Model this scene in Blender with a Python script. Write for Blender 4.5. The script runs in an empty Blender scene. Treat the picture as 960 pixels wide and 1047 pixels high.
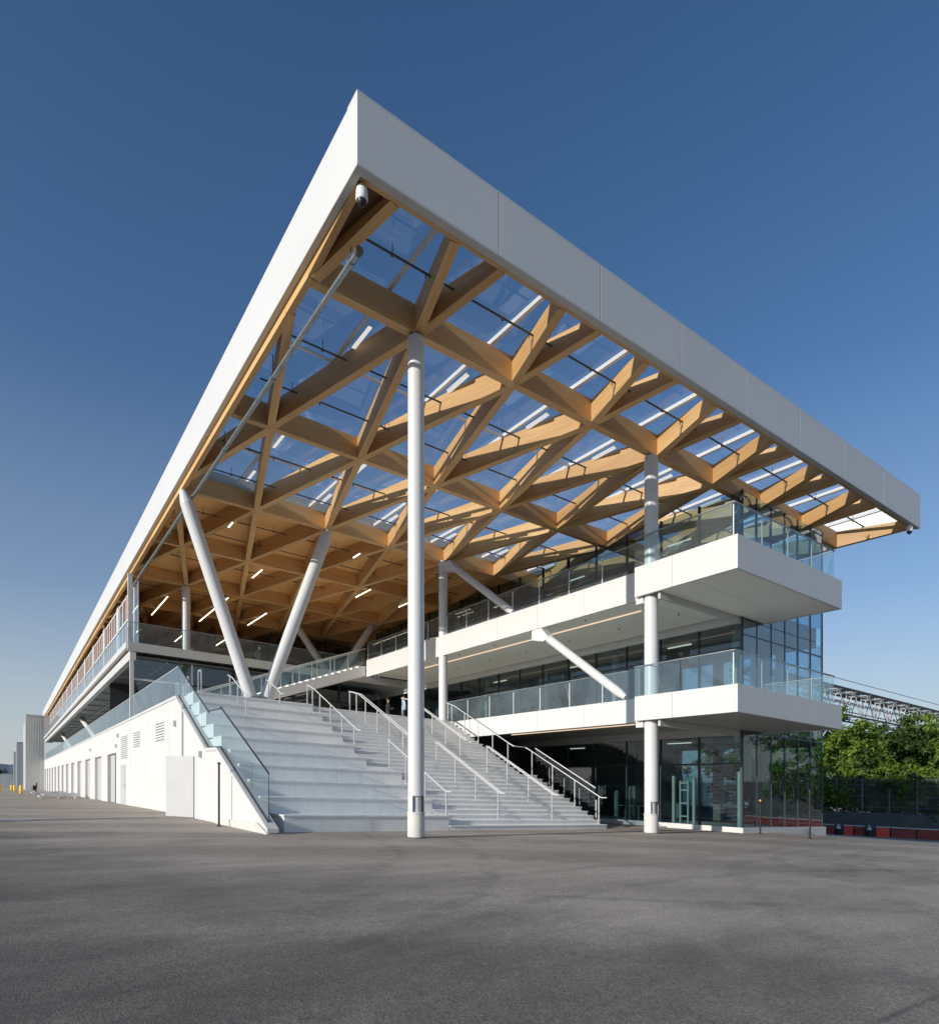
import bpy, bmesh, math, random
from mathutils import Vector
random.seed(7)
R = math.radians
sc = bpy.context.scene
COL = sc.collection

# ------------------------------------------------------------------ site frame
# x runs along the short front of the canopy, y along the long side of the building.
# Whole scene sheared down towards +x to fit a tilted horizon; walls stay plumb.
SHEAR = -0.03802
EYE = 1.25
def L(x, y, z): return Vector((x, y, z + SHEAR * x))

# ------------------------------------------------------------------ materials
def newmat(name):
    m = bpy.data.materials.new(name); m.use_nodes = True
    nt = m.node_tree; nt.nodes.clear()
    out = nt.nodes.new('ShaderNodeOutputMaterial')
    return m, nt, out
def N(nt, t, **k):
    n = nt.nodes.new(t)
    for a, b in k.items(): setattr(n, a, b)
    return n
def ramp(nt, fac, stops):
    r = N(nt, 'ShaderNodeValToRGB')
    e = r.color_ramp.elements
    while len(e) < len(stops): e.new(0.5)
    for i, (p, c) in enumerate(stops):
        e[i].position = p; e[i].color = (*c, 1) if len(c) == 3 else c
    nt.links.new(fac, r.inputs[0]); return r.outputs[0]
def noise(nt, vec, scale, detail=4, rough=.55):
    n = N(nt, 'ShaderNodeTexNoise'); n.inputs['Scale'].default_value = scale
    n.inputs['Detail'].default_value = detail; n.inputs['Roughness'].default_value = rough
    if vec is not None: nt.links.new(vec, n.inputs['Vector'])
    return n.outputs['Fac']
def geo(nt): return N(nt, 'ShaderNodeNewGeometry').outputs['Position']
def objc(nt): return N(nt, 'ShaderNodeTexCoord').outputs['Object']
def mapping(nt, vec, scale=(1,1,1)):
    m = N(nt, 'ShaderNodeMapping'); m.inputs['Scale'].default_value = scale
    nt.links.new(vec, m.inputs['Vector']); return m.outputs[0]
def mixc(nt, fac, a, b, mode='MIX'):
    m = N(nt, 'ShaderNodeMix', data_type='RGBA', blend_type=mode)
    for sock, v in ((m.inputs[0], fac), (m.inputs[6], a), (m.inputs[7], b)):
        if isinstance(v, (int, float)): sock.default_value = v
        elif isinstance(v, tuple): sock.default_value = (*v, 1)
        else: nt.links.new(v, sock)
    return m.outputs[2]
def bsdf(nt, out, col, rough=.5, metal=0., spec=.5, bump=None, bstr=.2, bdist=.01):
    p = N(nt, 'ShaderNodeBsdfPrincipled')
    if isinstance(col, tuple): p.inputs['Base Color'].default_value = (*col, 1)
    else: nt.links.new(col, p.inputs['Base Color'])
    if isinstance(rough, (int, float)): p.inputs['Roughness'].default_value = rough
    else: nt.links.new(rough, p.inputs['Roughness'])
    p.inputs['Metallic'].default_value = metal
    p.inputs['Specular IOR Level'].default_value = spec
    if bump is not None:
        b = N(nt, 'ShaderNodeBump'); b.inputs['Strength'].default_value = bstr
        b.inputs['Distance'].default_value = bdist
        nt.links.new(bump, b.inputs['Height']); nt.links.new(b.outputs[0], p.inputs['Normal'])
    nt.links.new(p.outputs[0], out.inputs[0]); return p
def plain(name, col, rough=.5, metal=0., var=.08, scale=1.3, spec=.5, bump=0.):
    m, nt, out = newmat(name)
    n = noise(nt, geo(nt), scale, 6)
    lo = tuple(max(0, c * (1 - var)) for c in col); hi = tuple(min(1, c * (1 + var)) for c in col)
    c = ramp(nt, n, [(.3, lo), (.7, hi)])
    rr = ramp(nt, noise(nt, geo(nt), scale * 5, 4), [(.3, (max(.02, rough - .08),) * 3), (.7, (min(1, rough + .08),) * 3)])
    if bump: bsdf(nt, out, c, rr, metal, spec, noise(nt, geo(nt), 60, 5), bump)
    else: bsdf(nt, out, c, rr, metal, spec)
    return m
def streaked(name, col, rough):
    m, nt, out = newmat(name)
    a = noise(nt, mapping(nt, geo(nt), (1.2, 1.6, .10)), 1, 5, .6); b = noise(nt, geo(nt), .5, 5)
    c = mixc(nt, 1, ramp(nt, b, [(.3, tuple(x * .95 for x in col)), (.7, tuple(x * 1.03 for x in col))]), ramp(nt, a, [(.30, (.965, .96, .95)), (.5, (1, 1, 1))]), 'MULTIPLY')
    bsdf(nt, out, c, rough, 0, .3, noise(nt, geo(nt), 40, 5), .15); return m
def wood(name, a, b, c, lam=.045, rough=.5):
    # glulam / ply: u runs with the grain, v across it (metres)
    m, nt, out = newmat(name)
    uv = N(nt, 'ShaderNodeUVMap').outputs[0]
    g1 = noise(nt, mapping(nt, uv, (1.2, 38, 1)), 1.0, 6, .6)
    g2 = noise(nt, mapping(nt, uv, (.35, 3.0, 1)), 1.0, 3)
    w = N(nt, 'ShaderNodeTexWhiteNoise', noise_dimensions='2D')
    sp = N(nt, 'ShaderNodeSeparateXYZ'); nt.links.new(uv, sp.inputs[0])
    def mth(op, x, y=None):
        q = N(nt, 'ShaderNodeMath', operation=op)
        nt.links.new(x, q.inputs[0])
        if y is not None: q.inputs[1].default_value = y
        return q.outputs[0]
    cb = N(nt, 'ShaderNodeCombineXYZ')
    nt.links.new(mth('FLOOR', mth('DIVIDE', sp.outputs[0], 2.6)), cb.inputs[0])
    nt.links.new(mth('FLOOR', mth('DIVIDE', sp.outputs[1], lam)), cb.inputs[1])
    nt.links.new(cb.outputs[0], w.inputs['Vector'])
    col = ramp(nt, g1, [(.3, a), (.5, b), (.72, c)])
    col = mixc(nt, .45, col, ramp(nt, w.outputs['Value'], [(0, a), (1, c)]))
    col = mixc(nt, .35, col, ramp(nt, g2, [(.3, a), (.7, c)]))
    fr = mth('FRACT', mth('DIVIDE', sp.outputs[1], lam))
    line = ramp(nt, fr, [(0, (.72,) * 3), (.06, (1,) * 3)])
    col = mixc(nt, 1.0, col, line, 'MULTIPLY')
    oi = N(nt, 'ShaderNodeObjectInfo').outputs['Random']
    col = mixc(nt, 1, col, ramp(nt, oi, [(0, (.84, .80, .75)), (.5, (1, 1, 1)), (1, (1.10, 1.12, 1.15))]), 'MULTIPLY')
    bsdf(nt, out, col, rough, 0, .35, g1, .08)
    return m
def glass(name, tint, refl=.06, maxr=.9, rough=.0, cloud=.0):
    m, nt, out = newmat(name)
    t = N(nt, 'ShaderNodeBsdfTransparent'); t.inputs[0].default_value = (*tint, 1)
    g = N(nt, 'ShaderNodeBsdfGlossy'); g.inputs['Roughness'].default_value = rough
    g.inputs['Color'].default_value = (.93, .97, 1, 1)
    lw = N(nt, 'ShaderNodeLayerWeight'); lw.inputs['Blend'].default_value = .5
    pw = N(nt, 'ShaderNodeMath', operation='POWER'); nt.links.new(lw.outputs['Facing'], pw.inputs[0]); pw.inputs[1].default_value = 4.5
    mr = N(nt, 'ShaderNodeMapRange'); mr.inputs['To Min'].default_value = refl; mr.inputs['To Max'].default_value = maxr
    nt.links.new(pw.outputs[0], mr.inputs['Value'])
    # panes are never dead flat: very slight waviness in the reflection
    b = N(nt, 'ShaderNodeBump'); b.inputs['Strength'].default_value = .02; b.inputs['Distance'].default_value = .02
    nt.links.new(noise(nt, geo(nt), 1.1, 2), b.inputs['Height']); nt.links.new(b.outputs[0], g.inputs['Normal'])
    x = N(nt, 'ShaderNodeMixShader')
    nt.links.new(mr.outputs[0], x.inputs[0]); nt.links.new(t.outputs[0], x.inputs[1]); nt.links.new(g.outputs[0], x.inputs[2])
    fin = x.outputs[0]
    if cloud:   # thin film of dust, tinted pale blue to paint sky reflection on the guards
        d = N(nt, 'ShaderNodeBsdfDiffuse'); d.inputs[0].default_value = (.55, .68, .74, 1)
        y = N(nt, 'ShaderNodeMixShader')
        nz = ramp(nt, noise(nt, geo(nt), .8, 4), [(.3, (cloud * .6,) * 3), (.7, (cloud * 1.3,) * 3)])
        nt.links.new(nz, y.inputs[0])
        nt.links.new(fin, y.inputs[1]); nt.links.new(d.outputs[0], y.inputs[2]); fin = y.outputs[0]
    nt.links.new(fin, out.inputs[0]); return m
def emit(name, col, s):
    m, nt, out = newmat(name)
    e = N(nt, 'ShaderNodeEmission'); e.inputs[0].default_value = (*col, 1); e.inputs[1].default_value = s
    nt.links.new(e.outputs[0], out.inputs[0]); return m

M = {}
M['panel'] = plain('white_panel', (.63, .625, .61), .38, 0, .025, .5)
m, nt, out = newmat('fascia_aluminium'); bsdf(nt, out, ramp(nt, noise(nt, geo(nt), .25, 2), [(.3, (.635, .635, .627)), (.7, (.665, .665, .657))]), .45, 0, .4); M['fascia'] = m
M['trim'] = plain('grey_trim', (.50, .50, .48), .5, 0, .05)
M['paint'] = plain('white_column_paint', (.64, .64, .635), .35, 0, .03, .8)
M['wall'] = streaked('white_render', (.64, .627, .61), .75)
M['doorpaint'] = plain('door_paint', (.50, .50, .495), .5, 0, .05, .6)
M['stair'] = plain('pale_concrete', (.87, .855, .835), .7, 0, .07, .9, .3, .15)
def jointed(name, col, period, rough=.68):
    m, nt, out = newmat(name); P_ = geo(nt)
    sp_ = N(nt, 'ShaderNodeSeparateXYZ'); nt.links.new(P_, sp_.inputs[0])
    def mm(op, a, b=None):
        q = N(nt, 'ShaderNodeMath', operation=op); nt.links.new(a, q.inputs[0])
        if b is not None: q.inputs[1].default_value = b
        return q.outputs[0]
    fr = mm('FRACT', mm('DIVIDE', sp_.outputs[0], period))
    ln = ramp(nt, fr, [(0, (.82,) * 3), (.006, (.82,) * 3), (.010, (1,) * 3)])
    n1 = noise(nt, P_, 1.1, 6, .6); n2 = noise(nt, mapping(nt, P_, (3, 3, .5)), 1, 5, .65)
    c = mixc(nt, 1, ramp(nt, n1, [(.28, tuple(x * .92 for x in col)), (.65, col)]), ramp(nt, n2, [(.30, (.93, .925, .91)), (.5, (1, 1, 1))]), 'MULTIPLY')
    bsdf(nt, out, mixc(nt, 1, c, ln, 'MULTIPLY'), rough, 0, .3, noise(nt, P_, 45, 5), .15); return m
M['stairj'] = jointed('jointed_pale_concrete', (.89, .875, .85), 1.77)
M['tread'] = plain('stair_tread_concrete', (.88, .865, .84), .65, 0, .08, 1.6, .3, .12)
M['concrete'] = plain('weathered_concrete', (.46, .44, .41), .85, 0, .18, 1.4, .3, .3)
M['kerbc'] = plain('light_concrete', (.62, .60, .56), .8, 0, .12, 2.0, .3, .2)
M['dconcrete'] = plain('dark_concrete', (.10, .105, .105), .85, 0, .25, .9, .3, .3)
def even(name, col, rough, spec=.5):
    m, nt, out = newmat(name)
    c = ramp(nt, noise(nt, geo(nt), .2, 2), [(.3, tuple(x * .985 for x in col)), (.7, tuple(min(1, x * 1.01) for x in col))])
    bsdf(nt, out, c, rough, 0, spec); return m
M['soffit'] = even('bounce_lit_soffit_metal', (.90, .885, .79), .28, .6)  # upper soffit: bounced light painted in as a paler, warmer base
M['soffit_shaded'] = even('shaded_soffit_metal', (.40, .40, .37), .32, .5)  # lower soffit: same metal, its shade put into a darker base
M['dsoffit'] = plain('dark_soffit', (.15, .155, .145), .45, 0, .1, .8)
M['steel'] = plain('brushed_steel', (.74, .74, .73), .38, .35, .04, 2)
M['galv'] = plain('galvanised_pipe', (.34, .37, .38), .42, .8, .15, 3)
M['dpipe'] = plain('dark_pipe', (.10, .095, .09), .5, .3, .15, 2)
M['mull'] = plain('dark_mullion', (.035, .042, .048), .4, .2, .1, 1)
M['wmull'] = plain('white_mullion', (.70, .71, .71), .4, 0, .05, 1)
M['bmull'] = plain('blue_grey_mullion', (.07, .10, .13), .35, .3, .1, 1)
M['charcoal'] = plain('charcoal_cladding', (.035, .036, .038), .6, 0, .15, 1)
M['interior'] = plain('interior_grey', (.20, .20, .19), .8, 0, .1, 1)
M['interiorw'] = plain('interior_white', (.55, .58, .54), .7, 0, .06, 1)
M['black'] = plain('black_plastic', (.012, .012, .013), .45, 0, .2, 4)
M['wcam'] = plain('white_plastic', (.75, .75, .75), .3, 0, .03, 4)
M['yellow'] = plain('yellow_paint', (.75, .45, .02), .45, 0, .1, 4)
M['red'] = plain('sunlit_red_plastic', (.80, .065, .03), .5, 0, .2, 1.2)  # sunlight on the bright blocks painted in as a stronger red
M['red_shaded'] = plain('shaded_red_plastic', (.26, .028, .018), .55, 0, .2, 1.2)  # same plastic, darkened in colour for the runs lying in shade
M['tower'] = None
M['skin'] = plain('skin', (.45, .26, .18), .55, 0, .05, 8)
M['hair'] = plain('dark_hair', (.02, .014, .01), .6, 0, .2, 20)
M['shirtk'] = plain('black_shirt', (.02, .02, .022), .85, 0, .2, 10)
M['shirtb'] = plain('pale_blue_shirt', (.42, .55, .72), .85, 0, .1, 10)
M['jeans'] = plain('dark_trousers', (.03, .035, .05), .85, 0, .2, 10)
M['bark'] = plain('bark', (.085, .06, .042), .9, 0, .35, 5, .2, .6)
M['glulam'] = wood('glulam_timber', (.56, .30, .105), (.68, .405, .165), (.77, .505, .24))
M['ply'] = wood('ceiling_plywood', (.74, .385, .125), (.81, .445, .16), (.86, .50, .20), .6)
M['plyd'] = wood('stained_wood', (.10, .045, .022), (.15, .07, .035), (.22, .11, .05), .3)
M['bwood'] = wood('brown_wood_panel', (.10, .04, .018), (.15, .06, .026), (.20, .085, .035), .25)
M['bwood2'] = wood('brown_window_fill', (.20, .08, .035), (.27, .115, .05), (.34, .15, .07), .25)
M['dpost'] = plain('dark_grey_post', (.20, .205, .21), .5, .3, .1)
M['skyglass'] = glass('skylight_glass', (.90, .93, .96), .05, .6, 0, .02)
M['guard'] = glass('guard_glass', (.82, .92, .94), .08, .85, 0, .09)
M['facade'] = glass('facade_glass', (.42, .55, .56), .10, .9)
M['facadeb'] = glass('blue_facade_glass', (.40, .68, .84), .24, .92)
M['dglass'] = glass('dark_window_glass', (.28, .33, .36), .12, .9)
M['lamp'] = emit('warm_strip_lamp', (1, .86, .66), 4.5)
M['lampi'] = emit('indoor_lamp', (1, .93, .80), 1.2)
M['lampw'] = emit('white_strip_lamp', (1, .97, .92), .75)

def stripes(name, col, axis, period, depth):
    m, nt, out = newmat(name)
    sp = N(nt, 'ShaderNodeSeparateXYZ'); nt.links.new(geo(nt), sp.inputs[0])
    a = N(nt, 'ShaderNodeMath', operation='MULTIPLY'); nt.links.new(sp.outputs[axis], a.inputs[0]); a.inputs[1].default_value = 2 * math.pi / period
    s = N(nt, 'ShaderNodeMath', operation='SINE'); nt.links.new(a.outputs[0], s.inputs[0])
    c = ramp(nt, noise(nt, geo(nt), .3, 4), [(.3, tuple(x * .92 for x in col)), (.7, tuple(min(1, x * 1.05) for x in col))])
    bsdf(nt, out, c, .45, .1, .5, s.outputs[0], .6, depth)
    return m
M['tower'] = stripes('ribbed_grey_cladding', (.52, .53, .52), 0, .25, .02)

# asphalt
m, nt, out = newmat('asphalt')
P = geo(nt)
big = noise(nt, mapping(nt, P, (.10, .16, 1)), 1, 5, .6)
mid = noise(nt, P, .9, 6, .65)
fine = noise(nt, P, 70, 3, .7)
c1 = ramp(nt, big, [(.30, (.325, .282, .236)), (.50, (.385, .335, .281)), (.72, (.44, .383, .322))])
c2 = ramp(nt, mid, [(.28, (.84,) * 3), (.5, (1.,) * 3), (.75, (1.10,) * 3)])
c3 = ramp(nt, fine, [(.30, (.45,) * 3), (.5, (1.,) * 3), (.72, (1.7,) * 3)])
c4 = ramp(nt, noise(nt, P, 16, 5, .75), [(.32, (.80,) * 3), (.5, (1.,) * 3), (.68, (1.18,) * 3)])
c5 = ramp(nt, noise(nt, mapping(nt, P, (.5, 2.2, 1)), .7, 5, .6), [(.35, (.90,) * 3), (.6, (1.05,) * 3)])
col = mixc(nt, 1, mixc(nt, 1, mixc(nt, 1, mixc(nt, 1, c1, c2, 'MULTIPLY'), c3, 'MULTIPLY'), c4, 'MULTIPLY'), c5, 'MULTIPLY')
def mth(op, *a):
    q = N(nt, 'ShaderNodeMath', operation=op)
    for i_, v in enumerate(a):
        if isinstance(v, (int, float)): q.inputs[i_].default_value = v
        else: nt.links.new(v, q.inputs[i_])
    return q.outputs[0]
spp = N(nt, 'ShaderNodeSeparateXYZ'); nt.links.new(P, spp.inputs[0]); PX, PY = spp.outputs[0], spp.outputs[1]
# darker to the south west, lighter towards the entrance, with a noisy border
mk = mth('ADD', mth('ADD', mth('MULTIPLY', PX, .11), mth('MULTIPLY', PY, .032)), mth('MULTIPLY', noise(nt, mapping(nt, P, (.22, .5, 1)), 1, 6, .65), 1.5))
col = mixc(nt, 1, col, ramp(nt, mk, [(.85, (.50, .505, .51)), (1.15, (.74, .74, .74)), (1.55, (1.06, 1.05, 1.04)), (2.2, (1.0, .99, .98))]), 'MULTIPLY') if False else mixc(nt, 1, col, ramp(nt, mth('DIVIDE', mk, 2.2), [(.36, (.38, .382, .385)), (.52, (.62, .62, .62)), (.72, (1.08, 1.07, 1.06)), (1, (1.0, .99, .98))]), 'MULTIPLY')
wob = mth('MULTIPLY', mth('SUBTRACT', noise(nt, P, .5, 3), .5), .5)
brk = ramp(nt, noise(nt, P, 1.6, 5, .7), [(.40, (0,) * 3), (.60, (1,) * 3)])
def arc(cx, cy, r, w, amt, tone):
    global col
    dx = mth('SUBTRACT', PX, cx); dy = mth('SUBTRACT', PY, cy)
    d = mth('SQRT', mth('ADD', mth('MULTIPLY', dx, dx), mth('MULTIPLY', dy, dy)))
    b = mth('ABSOLUTE', mth('ADD', mth('SUBTRACT', d, r), wob))
    f = N(nt, 'ShaderNodeMapRange', interpolation_type='SMOOTHSTEP'); nt.links.new(b, f.inputs['Value'])
    f.inputs['From Min'].default_value = w; f.inputs['From Max'].default_value = w * .25; f.inputs['To Min'].default_value = 0; f.inputs['To Max'].default_value = amt * .55
    col = mixc(nt, mth('MULTIPLY', f.outputs[0], brk), col, tone)
DK, LT = (.085, .08, .076), (.46, .43, .39)
for a_ in ((9, -7, 13.2, .22, .6, DK), (9, -7, 14.9, .24, .6, DK), (9, -7, 12.6, .10, .35, LT), (17, 1.5, 5.2, .20, .55, DK), (17, 1.5, 6.9, .22, .5, DK), (14.6, 7.2, 1.5, .10, .55, LT), (-6, 18, 14.0, .25, .5, DK), (-6, 18, 15.7, .22, .5, DK), (-4, -9, 17.5, .18, .5, DK), (22, -12, 20, .3, .5, DK), (22, -12, 21.8, .28, .45, DK), (20, -14, 23.0, .15, .35, LT)): arc(*a_)
# paving joints
for (ax, off, per) in ((PY, 2.1, 7.5),):
    j_ = mth('ABSOLUTE', mth('SUBTRACT', mth('FRACT', mth('DIVIDE', mth('ADD', mth('ADD', ax, mth('MULTIPLY', wob, .25)), off), per)), .5))
    f = N(nt, 'ShaderNodeMapRange', interpolation_type='SMOOTHSTEP'); nt.links.new(j_, f.inputs['Value'])
    f.inputs['From Min'].default_value = .0045; f.inputs['From Max'].default_value = .001; f.inputs['To Max'].default_value = .55
    col = mixc(nt, mth('MULTIPLY', f.outputs[0], brk), col, (.07, .066, .062))
# stains
st_ = ramp(nt, noise(nt, P, .33, 2, .4), [(.70, (0,) * 3), (.76, (.35,) * 3)])
col = mixc(nt, st_, col, (.10, .093, .085))
vor = N(nt, 'ShaderNodeTexVoronoi'); vor.inputs['Scale'].default_value = 1.7; nt.links.new(P, vor.inputs['Vector'])
spk = ramp(nt, vor.outputs['Distance'], [(.0, (1,) * 3), (.018, (1,) * 3), (.03, (0,) * 3)])
col = mixc(nt, spk, col, (.32, .31, .29))
# sweeping tyre arcs
wv = N(nt, 'ShaderNodeTexWave', wave_type='RINGS', rings_direction='Z'); wv.inputs['Scale'].default_value = .075
wv.inputs['Distortion'].default_value = 5; wv.inputs['Detail'].default_value = 3; wv.inputs['Detail Scale'].default_value = .4
nt.links.new(P, wv.inputs['Vector'])
col = mixc(nt, .30, col, mixc(nt, 1, col, ramp(nt, wv.outputs['Fac'], [(.2, (.62,) * 3), (.8, (1.25,) * 3)]), 'MULTIPLY'))
hb = N(nt, 'ShaderNodeMath', operation='ADD'); nt.links.new(fine, hb.inputs[0]); nt.links.new(noise(nt, P, 25, 5, .7), hb.inputs[1])
bsdf(nt, out, col, .78, 0, .35, hb.outputs[0], .55, .012)
M['asphalt'] = m

def leafmat(name, a, b, c):
    m, nt, out = newmat(name)
    rnd = N(nt, 'ShaderNodeNewGeometry').outputs['Random Per Island']
    n = noise(nt, geo(nt), .45, 4)
    col = mixc(nt, .6, ramp(nt, rnd, [(0, a), (.5, b), (1, c)]), ramp(nt, n, [(.3, a), (.5, b), (.72, c)]))
    d = N(nt, 'ShaderNodeBsdfPrincipled'); nt.links.new(col, d.inputs['Base Color']); d.inputs['Roughness'].default_value = .55
    d.inputs['Specular IOR Level'].default_value = .3
    t = N(nt, 'ShaderNodeBsdfTranslucent'); nt.links.new(mixc(nt, 1, col, (1.5, 1.6, .6), 'MULTIPLY'), t.inputs[0])
    x = N(nt, 'ShaderNodeMixShader'); x.inputs[0].default_value = .35
    nt.links.new(d.outputs[0], x.inputs[1]); nt.links.new(t.outputs[0], x.inputs[2]); nt.links.new(x.outputs[0], out.inputs[0])
    return m
M['leaf'] = leafmat('tree_leaves', (.055, .105, .016), (.125, .20, .03), (.23, .30, .05))
M['leafd'] = leafmat('dark_tree_leaves', (.028, .055, .014), (.055, .10, .022), (.10, .15, .035))

# ------------------------------------------------------------------ mesh builder
class MB:
    def __init__(s): s.v = []; s.f = []; s.uv = {}; s.mi = []; s.cur = 0
    def face(s, idx, uv=None):
        s.f.append(tuple(idx)); s.mi.append(s.cur)
        if uv: s.uv[len(s.f) - 1] = uv
    def hexa(s, p, uvs=None):
        b = len(s.v); s.v += [tuple(q) for q in p]
        for k, q in enumerate(((3, 2, 1, 0), (4, 5, 6, 7), (0, 1, 5, 4), (1, 2, 6, 5), (2, 3, 7, 6), (3, 0, 4, 7))):
            s.face([b + i for i in q], uvs[k] if uvs else None)
    def box(s, x0, x1, y0, y1, z0, z1, grain=None):
        p = [(x0, y0, z0), (x1, y0, z0), (x1, y1, z0), (x0, y1, z0), (x0, y0, z1), (x1, y0, z1), (x1, y1, z1), (x0, y1, z1)]
        uvs = None
        if grain is not None:
            o = random.random() * 50
            uvs = []
            for q in ((3, 2, 1, 0), (4, 5, 6, 7), (0, 1, 5, 4), (1, 2, 6, 5), (2, 3, 7, 6), (3, 0, 4, 7)):
                c = [p[i] for i in q]; oth = [a for a in (0, 1, 2) if a != grain and len({round(t[a], 5) for t in c}) > 1]
                uvs.append([(t[grain] + o, (t[oth[0]] if oth else 0) + o) for t in c])
        s.hexa(p, uvs)
    def beam(s, a, b, w, d0, d1=None):
        # timber with plumb sides: a, b are the middle of its underside, d0/d1 its depths
        d1 = d0 if d1 is None else d1
        a = Vector(a); b = Vector(b); t = (b - a); t.z = 0; ln = t.length; t.normalize(); n = Vector((-t.y, t.x, 0)) * (w / 2)
        up = Vector((0, 0, 1))
        p = [a - n, b - n, b + n, a + n, a - n + up * d0, b - n + up * d1, b + n + up * d1, a + n + up * d0]
        o = random.random() * 60
        u = [0, ln, ln, 0, 0, ln, ln, 0]; vb = [0, 0, w, w, 0, 0, w, w]
        uvs = []
        for k, q in enumerate(((3, 2, 1, 0), (4, 5, 6, 7), (0, 1, 5, 4), (1, 2, 6, 5), (2, 3, 7, 6), (3, 0, 4, 7))):
            if k < 2: uvs.append([(u[i] + o, vb[i] + o) for i in q])
            elif k in (2, 4): uvs.append([(u[i] + o, (p[i].z - min(a.z, b.z)) + o) for i in q])
            else: uvs.append([((p[i].z - a.z) * .02 + o, vb[i] + o) for i in q])
        s.hexa(p, uvs)
    def bar(s, a, b, w, h):
        # bar with a rectangular section, w horizontal, h at right angles to it
        a = Vector(a); b = Vector(b); t = (b - a).normalized()
        n = t.cross(Vector((0, 0, 1)))
        if n.length < 1e-4: n = Vector((1, 0, 0))
        n.normalize(); u = n.cross(t).normalized(); n *= w / 2; u *= h / 2
        s.hexa([a - n - u, b - n - u, b + n - u, a + n - u, a - n + u, b - n + u, b + n + u, a + n + u])
    def tube(s, a, b, r, n=10, r1=None, cap=True):
        a = Vector(a); b = Vector(b); r1 = r if r1 is None else r1
        t = (b - a).normalized(); u = t.cross(Vector((0, 0, 1)))
        if u.length < 1e-4: u = Vector((1, 0, 0))
        u.normalize(); w = t.cross(u); k = len(s.v)
        for c, rr in ((a, r), (b, r1)):
            for i in range(n):
                an = 2 * math.pi * i / n
                s.v.append(tuple(c + u * math.cos(an) * rr + w * math.sin(an) * rr))
        for i in range(n):
            j = (i + 1) % n; s.face([k + i, k + j, k + n + j, k + n + i])
        if cap:
            s.face([k + i for i in range(n)][::-1]); s.face([k + n + i for i in range(n)])
    def lathe(s, c, prof, n=20, cap=True):
        c = Vector(c); k = len(s.v)
        for (r, z) in prof:
            for i in range(n):
                an = 2 * math.pi * i / n; s.v.append((c.x + r * math.cos(an), c.y + r * math.sin(an), c.z + z))
        for q in range(len(prof) - 1):
            for i in range(n):
                j = (i + 1) % n; s.face([k + q * n + i, k + q * n + j, k + (q + 1) * n + j, k + (q + 1) * n + i])
        if cap:
            s.face([k + i for i in range(n)][::-1]); e = k + (len(prof) - 1) * n; s.face([e + i for i in range(n)])
    def prism(s, poly, axis, a, b):
        # poly of 2-tuples in the plane normal to axis (0:x -> (y,z), 1:y -> (x,z), 2:z -> (x,y)), swept a..b
        k = len(s.v); n = len(poly)
        for t in (a, b):
            for (p, q) in poly:
                s.v.append(((t, p, q), (p, t, q), (p, q, t))[axis])
        s.face(list(range(k, k + n))[::-1]); s.face(list(range(k + n, k + 2 * n)))
        for i in range(n):
            j = (i + 1) % n; s.face([k + i, k + j, k + n + j, k + n + i])
    def quad(s, a, b, c, d, uv=None):
        k = len(s.v); s.v += [tuple(a), tuple(b), tuple(c), tuple(d)]; s.face([k, k + 1, k + 2, k + 3], uv)
    def build(s, name, mat, parent=None, smooth=False, bevel=0.):
        if parent is not None:
            base = Vector(parent['_b']) if not parent.get('_s') else Vector(parent['_b'])
        else:
            xs = [p[0] for p in s.v]; ys = [p[1] for p in s.v]; zs = [p[2] for p in s.v]
            base = Vector(((min(xs) + max(xs)) / 2, (min(ys) + max(ys)) / 2, min(zs)))
        me = bpy.data.meshes.new(name)
        me.from_pydata([(x - base.x, y - base.y, z - base.z + SHEAR * (x - base.x)) for (x, y, z) in s.v], [], s.f)
        mats = mat if isinstance(mat, (list, tuple)) else [mat]
        for q in mats: me.materials.append(q)
        me.polygons.foreach_set('material_index', s.mi)
        if s.uv:
            l = me.uv_layers.new(name='UVMap')
            for fi, uv in s.uv.items():
                for li, c in zip(me.polygons[fi].loop_indices, uv): l.data[li].uv = c
        bm = bmesh.new(); bm.from_mesh(me); bmesh.ops.recalc_face_normals(bm, faces=bm.faces[:]); bm.to_mesh(me); bm.free()
        if smooth:
            for p in me.polygons: p.use_smooth = True
            try: me.set_sharp_from_angle(angle=R(40))
            except Exception: pass
        me.update()
        o = bpy.data.objects.new(name, me); COL.objects.link(o)
        if parent is not None: o.parent = parent
        else: o.location = L(*base)
        o['_b'] = tuple(base)
        if bevel:
            md = o.modifiers.new('edge', 'BEVEL'); md.width = bevel; md.segments = 2; md.limit_method = 'ANGLE'; md.angle_limit = R(50)
        return o
def tag(o, label=None, cat=None, group=None, kind=None):
    if label: o['label'] = label
    if cat: o['category'] = cat
    if group: o['group'] = group
    if kind: o['kind'] = kind
    return o
def thing(name, label, cat, at, group=None):
    o = bpy.data.objects.new(name, None); COL.objects.link(o)
    o.empty_display_size = .2
    o.location = L(*at); o['_b'] = tuple(at)
    return tag(o, label, cat, group)
def dup(o, at, label=None, scale=None, rz=None):
    def cp(a, par):
        c = a.copy(); COL.objects.link(c)
        if par is not None: c.parent = par
        for ch in list(a.children): cp(ch, c)
        return c
    r = cp(o, None); r.location = L(*at)
    if label: r['label'] = label
    if scale: r.scale = scale
    if rz is not None: r.rotation_euler.z = rz
    return r
def bx(name, mat, par, *a, grain=None, bevel=0.):
    b = MB(); b.box(*a, grain=grain); return b.build(name, mat, par, bevel=bevel)

ORD = ['first', 'second', 'third', 'fourth', 'fifth', 'sixth', 'seventh', 'eighth', 'ninth', 'tenth', 'eleventh', 'twelfth']

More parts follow.
